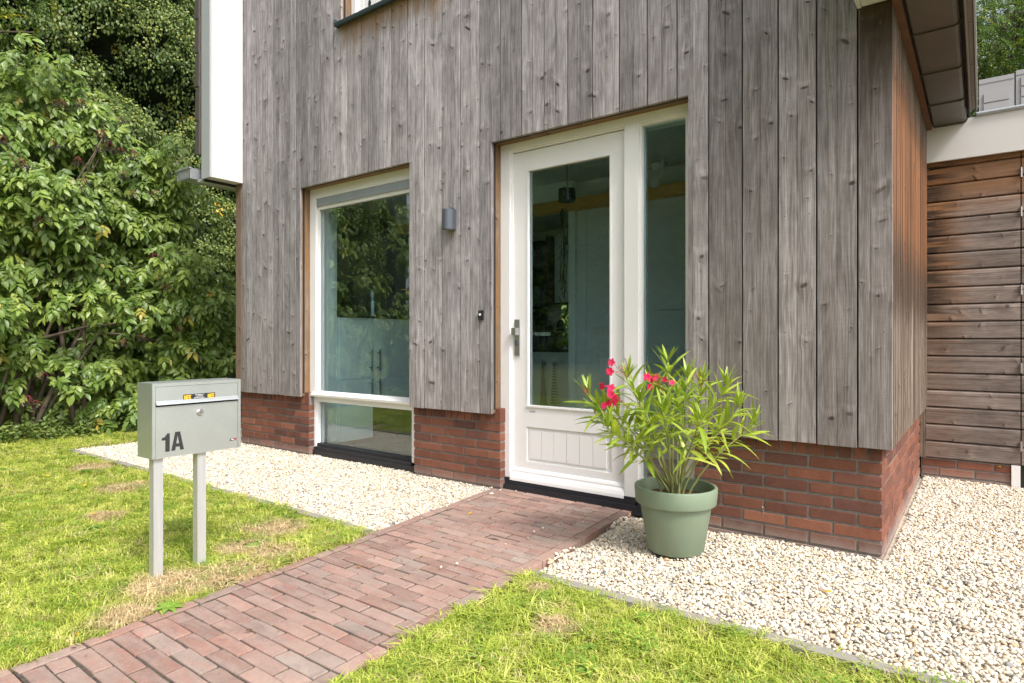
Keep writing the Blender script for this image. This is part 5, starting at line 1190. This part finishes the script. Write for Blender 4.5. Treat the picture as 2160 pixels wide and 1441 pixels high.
# small beige utility cabinet half hidden in the leaves
uc_ = empty('utility_cabinet', (-8.75, 4.06, 0), 'beige utility cabinet with yellow and red graffiti, half hidden behind leaves', 'cabinet')
box('housing', (-.3, 0, -.26, .26, 0, 1.25), M['beige'], uc_, .01, 2); box('cap', (-.32, .02, -.28, .28, 1.2505, 1.29), M['beige'], uc_, .01, 2)
bm = bmesh.new(); tube(bm, [(.006, y_, z_) for y_, z_ in ((-.10, .78), (-.02, .82), (.06, .78), (.07, .70), (-.0, .66), (-.06, .70), (.0, .6), (.05, .55))], .011, 5); finish('graffiti', bm, M['yellow'], uc_)
bm = bmesh.new(); tube(bm, [(.006, y_, z_) for y_, z_ in ((-.22, 1.02), (-.22, .93), (-.25, .91))], .010, 5); tube(bm, [(.006, y_, z_) for y_, z_ in ((-.17, .92), (-.17, 1.02), (-.12, .99), (-.12, .94), (-.17, .92))], .010, 5); finish('graffiti', bm, M['red'], uc_)

# robinia trees: pinnate leaves
RBG = [compound(6, .042, .020, .21, M['robinia'], 700+i, .5, True, 2) for i in range(4)]
def robinia(loc, label, clumps, seed, trunk, per=46):
    q = np.random.RandomState(seed); e = empty('robinia_tree', loc, label, 'tree', 'robinia trees'); Pp, Rr, Ss, Vv = [], [], [], []
    src = [bpy.data.objects.new('robinia_source', mesh_of('leaf', g, M['robinia'])) for g in RBG]
    for (a, b, c_, r_) in clumps:
        for i in range(int(per*(r_/.5)**2)):
            d = q.normal(size=3); d /= np.linalg.norm(d); p = np.array((a, b, c_))+d*r_*np.array((1, 1, .55))*q.uniform(.5, 1.05)
            Pp.append(p); Rr.append(tuple(frame(Vector((d[0], d[1]-.3, d[2]*.3-.25)), q.uniform(-.5, .5)))); Ss.append(q.uniform(.8, 1.4)); Vv.append(q.randint(4))
    cr = scatter('crown', Pp, Rr, Ss, Vv, src, e)
    bm = bmesh.new(); tube(bm, trunk[0], trunk[1], 10)
    top_ = Vector(trunk[0][-1]); mid_ = Vector(trunk[0][-2])
    for (a, b, c_, r_) in clumps[::2]:
        tg = Vector((a, b, c_)); tube(bm, [mid_.lerp(top_, q.uniform(0, 1)), mid_.lerp(tg, .55)+Vector((0, 0, .25)), tg], [.03, .018, .008], 5)
    finish('trunk', bm, M['bark'], e, smooth=True); return e
q = np.random.RandomState(77)
cl = [(q.uniform(-1.8, 2.2), q.uniform(-1.4, 1.8), q.uniform(3.2, 8.8), q.uniform(.35, .7)) for _ in range(170)]
robinia((.3, 13.5, 0), 'feathery robinia tree rising behind the shed at the right', cl, 78, ([(0, .5, 0), (.1, .5, 2), (.0, .5, 4.2), (.3, .6, 7)], [.17, .14, .11, .05]), 75)
cl = [(q.uniform(-4.5, 4.5), q.uniform(-.5, 2.5), q.uniform(1.5, 9.5), q.uniform(.6, 1.0)) for _ in range(110)]
robinia((-2.2, 18.5, 0), 'dense robinia tree farther back, filling the gap behind the first one', cl, 88, ([(0, .5, 0), (.1, .5, 2), (.0, .5, 4.2), (.3, .6, 8)], [.2, .17, .13, .05]), 40)
cl = [(q.uniform(.2, 1.0), q.uniform(-2.3, 1.35), q.uniform(4.35, 6.4), q.uniform(.22, .42)) for _ in range(46)]
robinia((-8.9, 1.2, 0), 'robinia tree whose light fronds hang in at the top left corner', cl, 79, ([(0, 0, 0), (.05, 0, 2), (.1, .1, 3.6), (.3, .2, 5.2)], [.13, .11, .09, .05]), 60)

# garden behind the viewpoint: its hedge and trees show in the glass
gh = empty('garden_hedge', (-5, -15, 0), 'tall leafy hedge closing the garden opposite the house', 'hedge')
lob2 = [(q.uniform(-12, 12), q.uniform(0, 10.5), q.uniform(.6, 1.4), q.uniform(.5, 1.2)) for _ in range(200)]
def hvy(x, z): return max([h*math.sqrt(max(0, 1-((x-a)/r)**2-((z-b)/r)**2)) for a, b, r, h in lob2]+[0])
bm = bmesh.new(); G = [[bm.verts.new((x*.35-12, hvy(x*.35-12, z*.35)-.15, z*.35+(0.25*math.sin(x*1.3) if z == 29 else 0))) for z in range(30)] for x in range(69)]
for i in range(68):
    for j in range(29): bm.faces.new((G[i][j], G[i+1][j], G[i+1][j+1], G[i][j+1]))
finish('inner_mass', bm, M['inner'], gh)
n = 17000; X_ = q.uniform(-12, 11.5, n); Z_ = q.uniform(0, 10.4, n); D_ = np.array([hvy(a, b) for a, b in zip(X_, Z_)])
hs1 = [bpy.data.objects.new('hedge_source', me) for me in ELM[:3]]
scatter('foliage', np.c_[X_, D_+q.uniform(-.1, .1, n), Z_], np.c_[q.uniform(-.5, .5, n), q.uniform(-.4, .6, n), 1.57+q.uniform(-.9, .9, n)], q.uniform(.9, 1.6, n), q.randint(0, 3, n), hs1, gh)
# hedge of the back garden, seen through the back window of the house
bgd = empty('back_hedge', (-5.5, 12.0, 0), 'leafy hedge behind the house, seen through the back window', 'hedge')
n = 2600; X_ = q.uniform(-3, 3, n); Z_ = q.uniform(0, 3.4, n)
scatter('foliage', np.c_[X_, .35*np.sin(X_*3)*np.sin(Z_*3)+q.uniform(-.3, .3, n), Z_], np.c_[q.uniform(-.5, .5, n), q.uniform(-.4, .6, n), -1.57+q.uniform(-.9, .9, n)], q.uniform(.8, 1.5, n), q.randint(0, 3, n), hs1, bgd)
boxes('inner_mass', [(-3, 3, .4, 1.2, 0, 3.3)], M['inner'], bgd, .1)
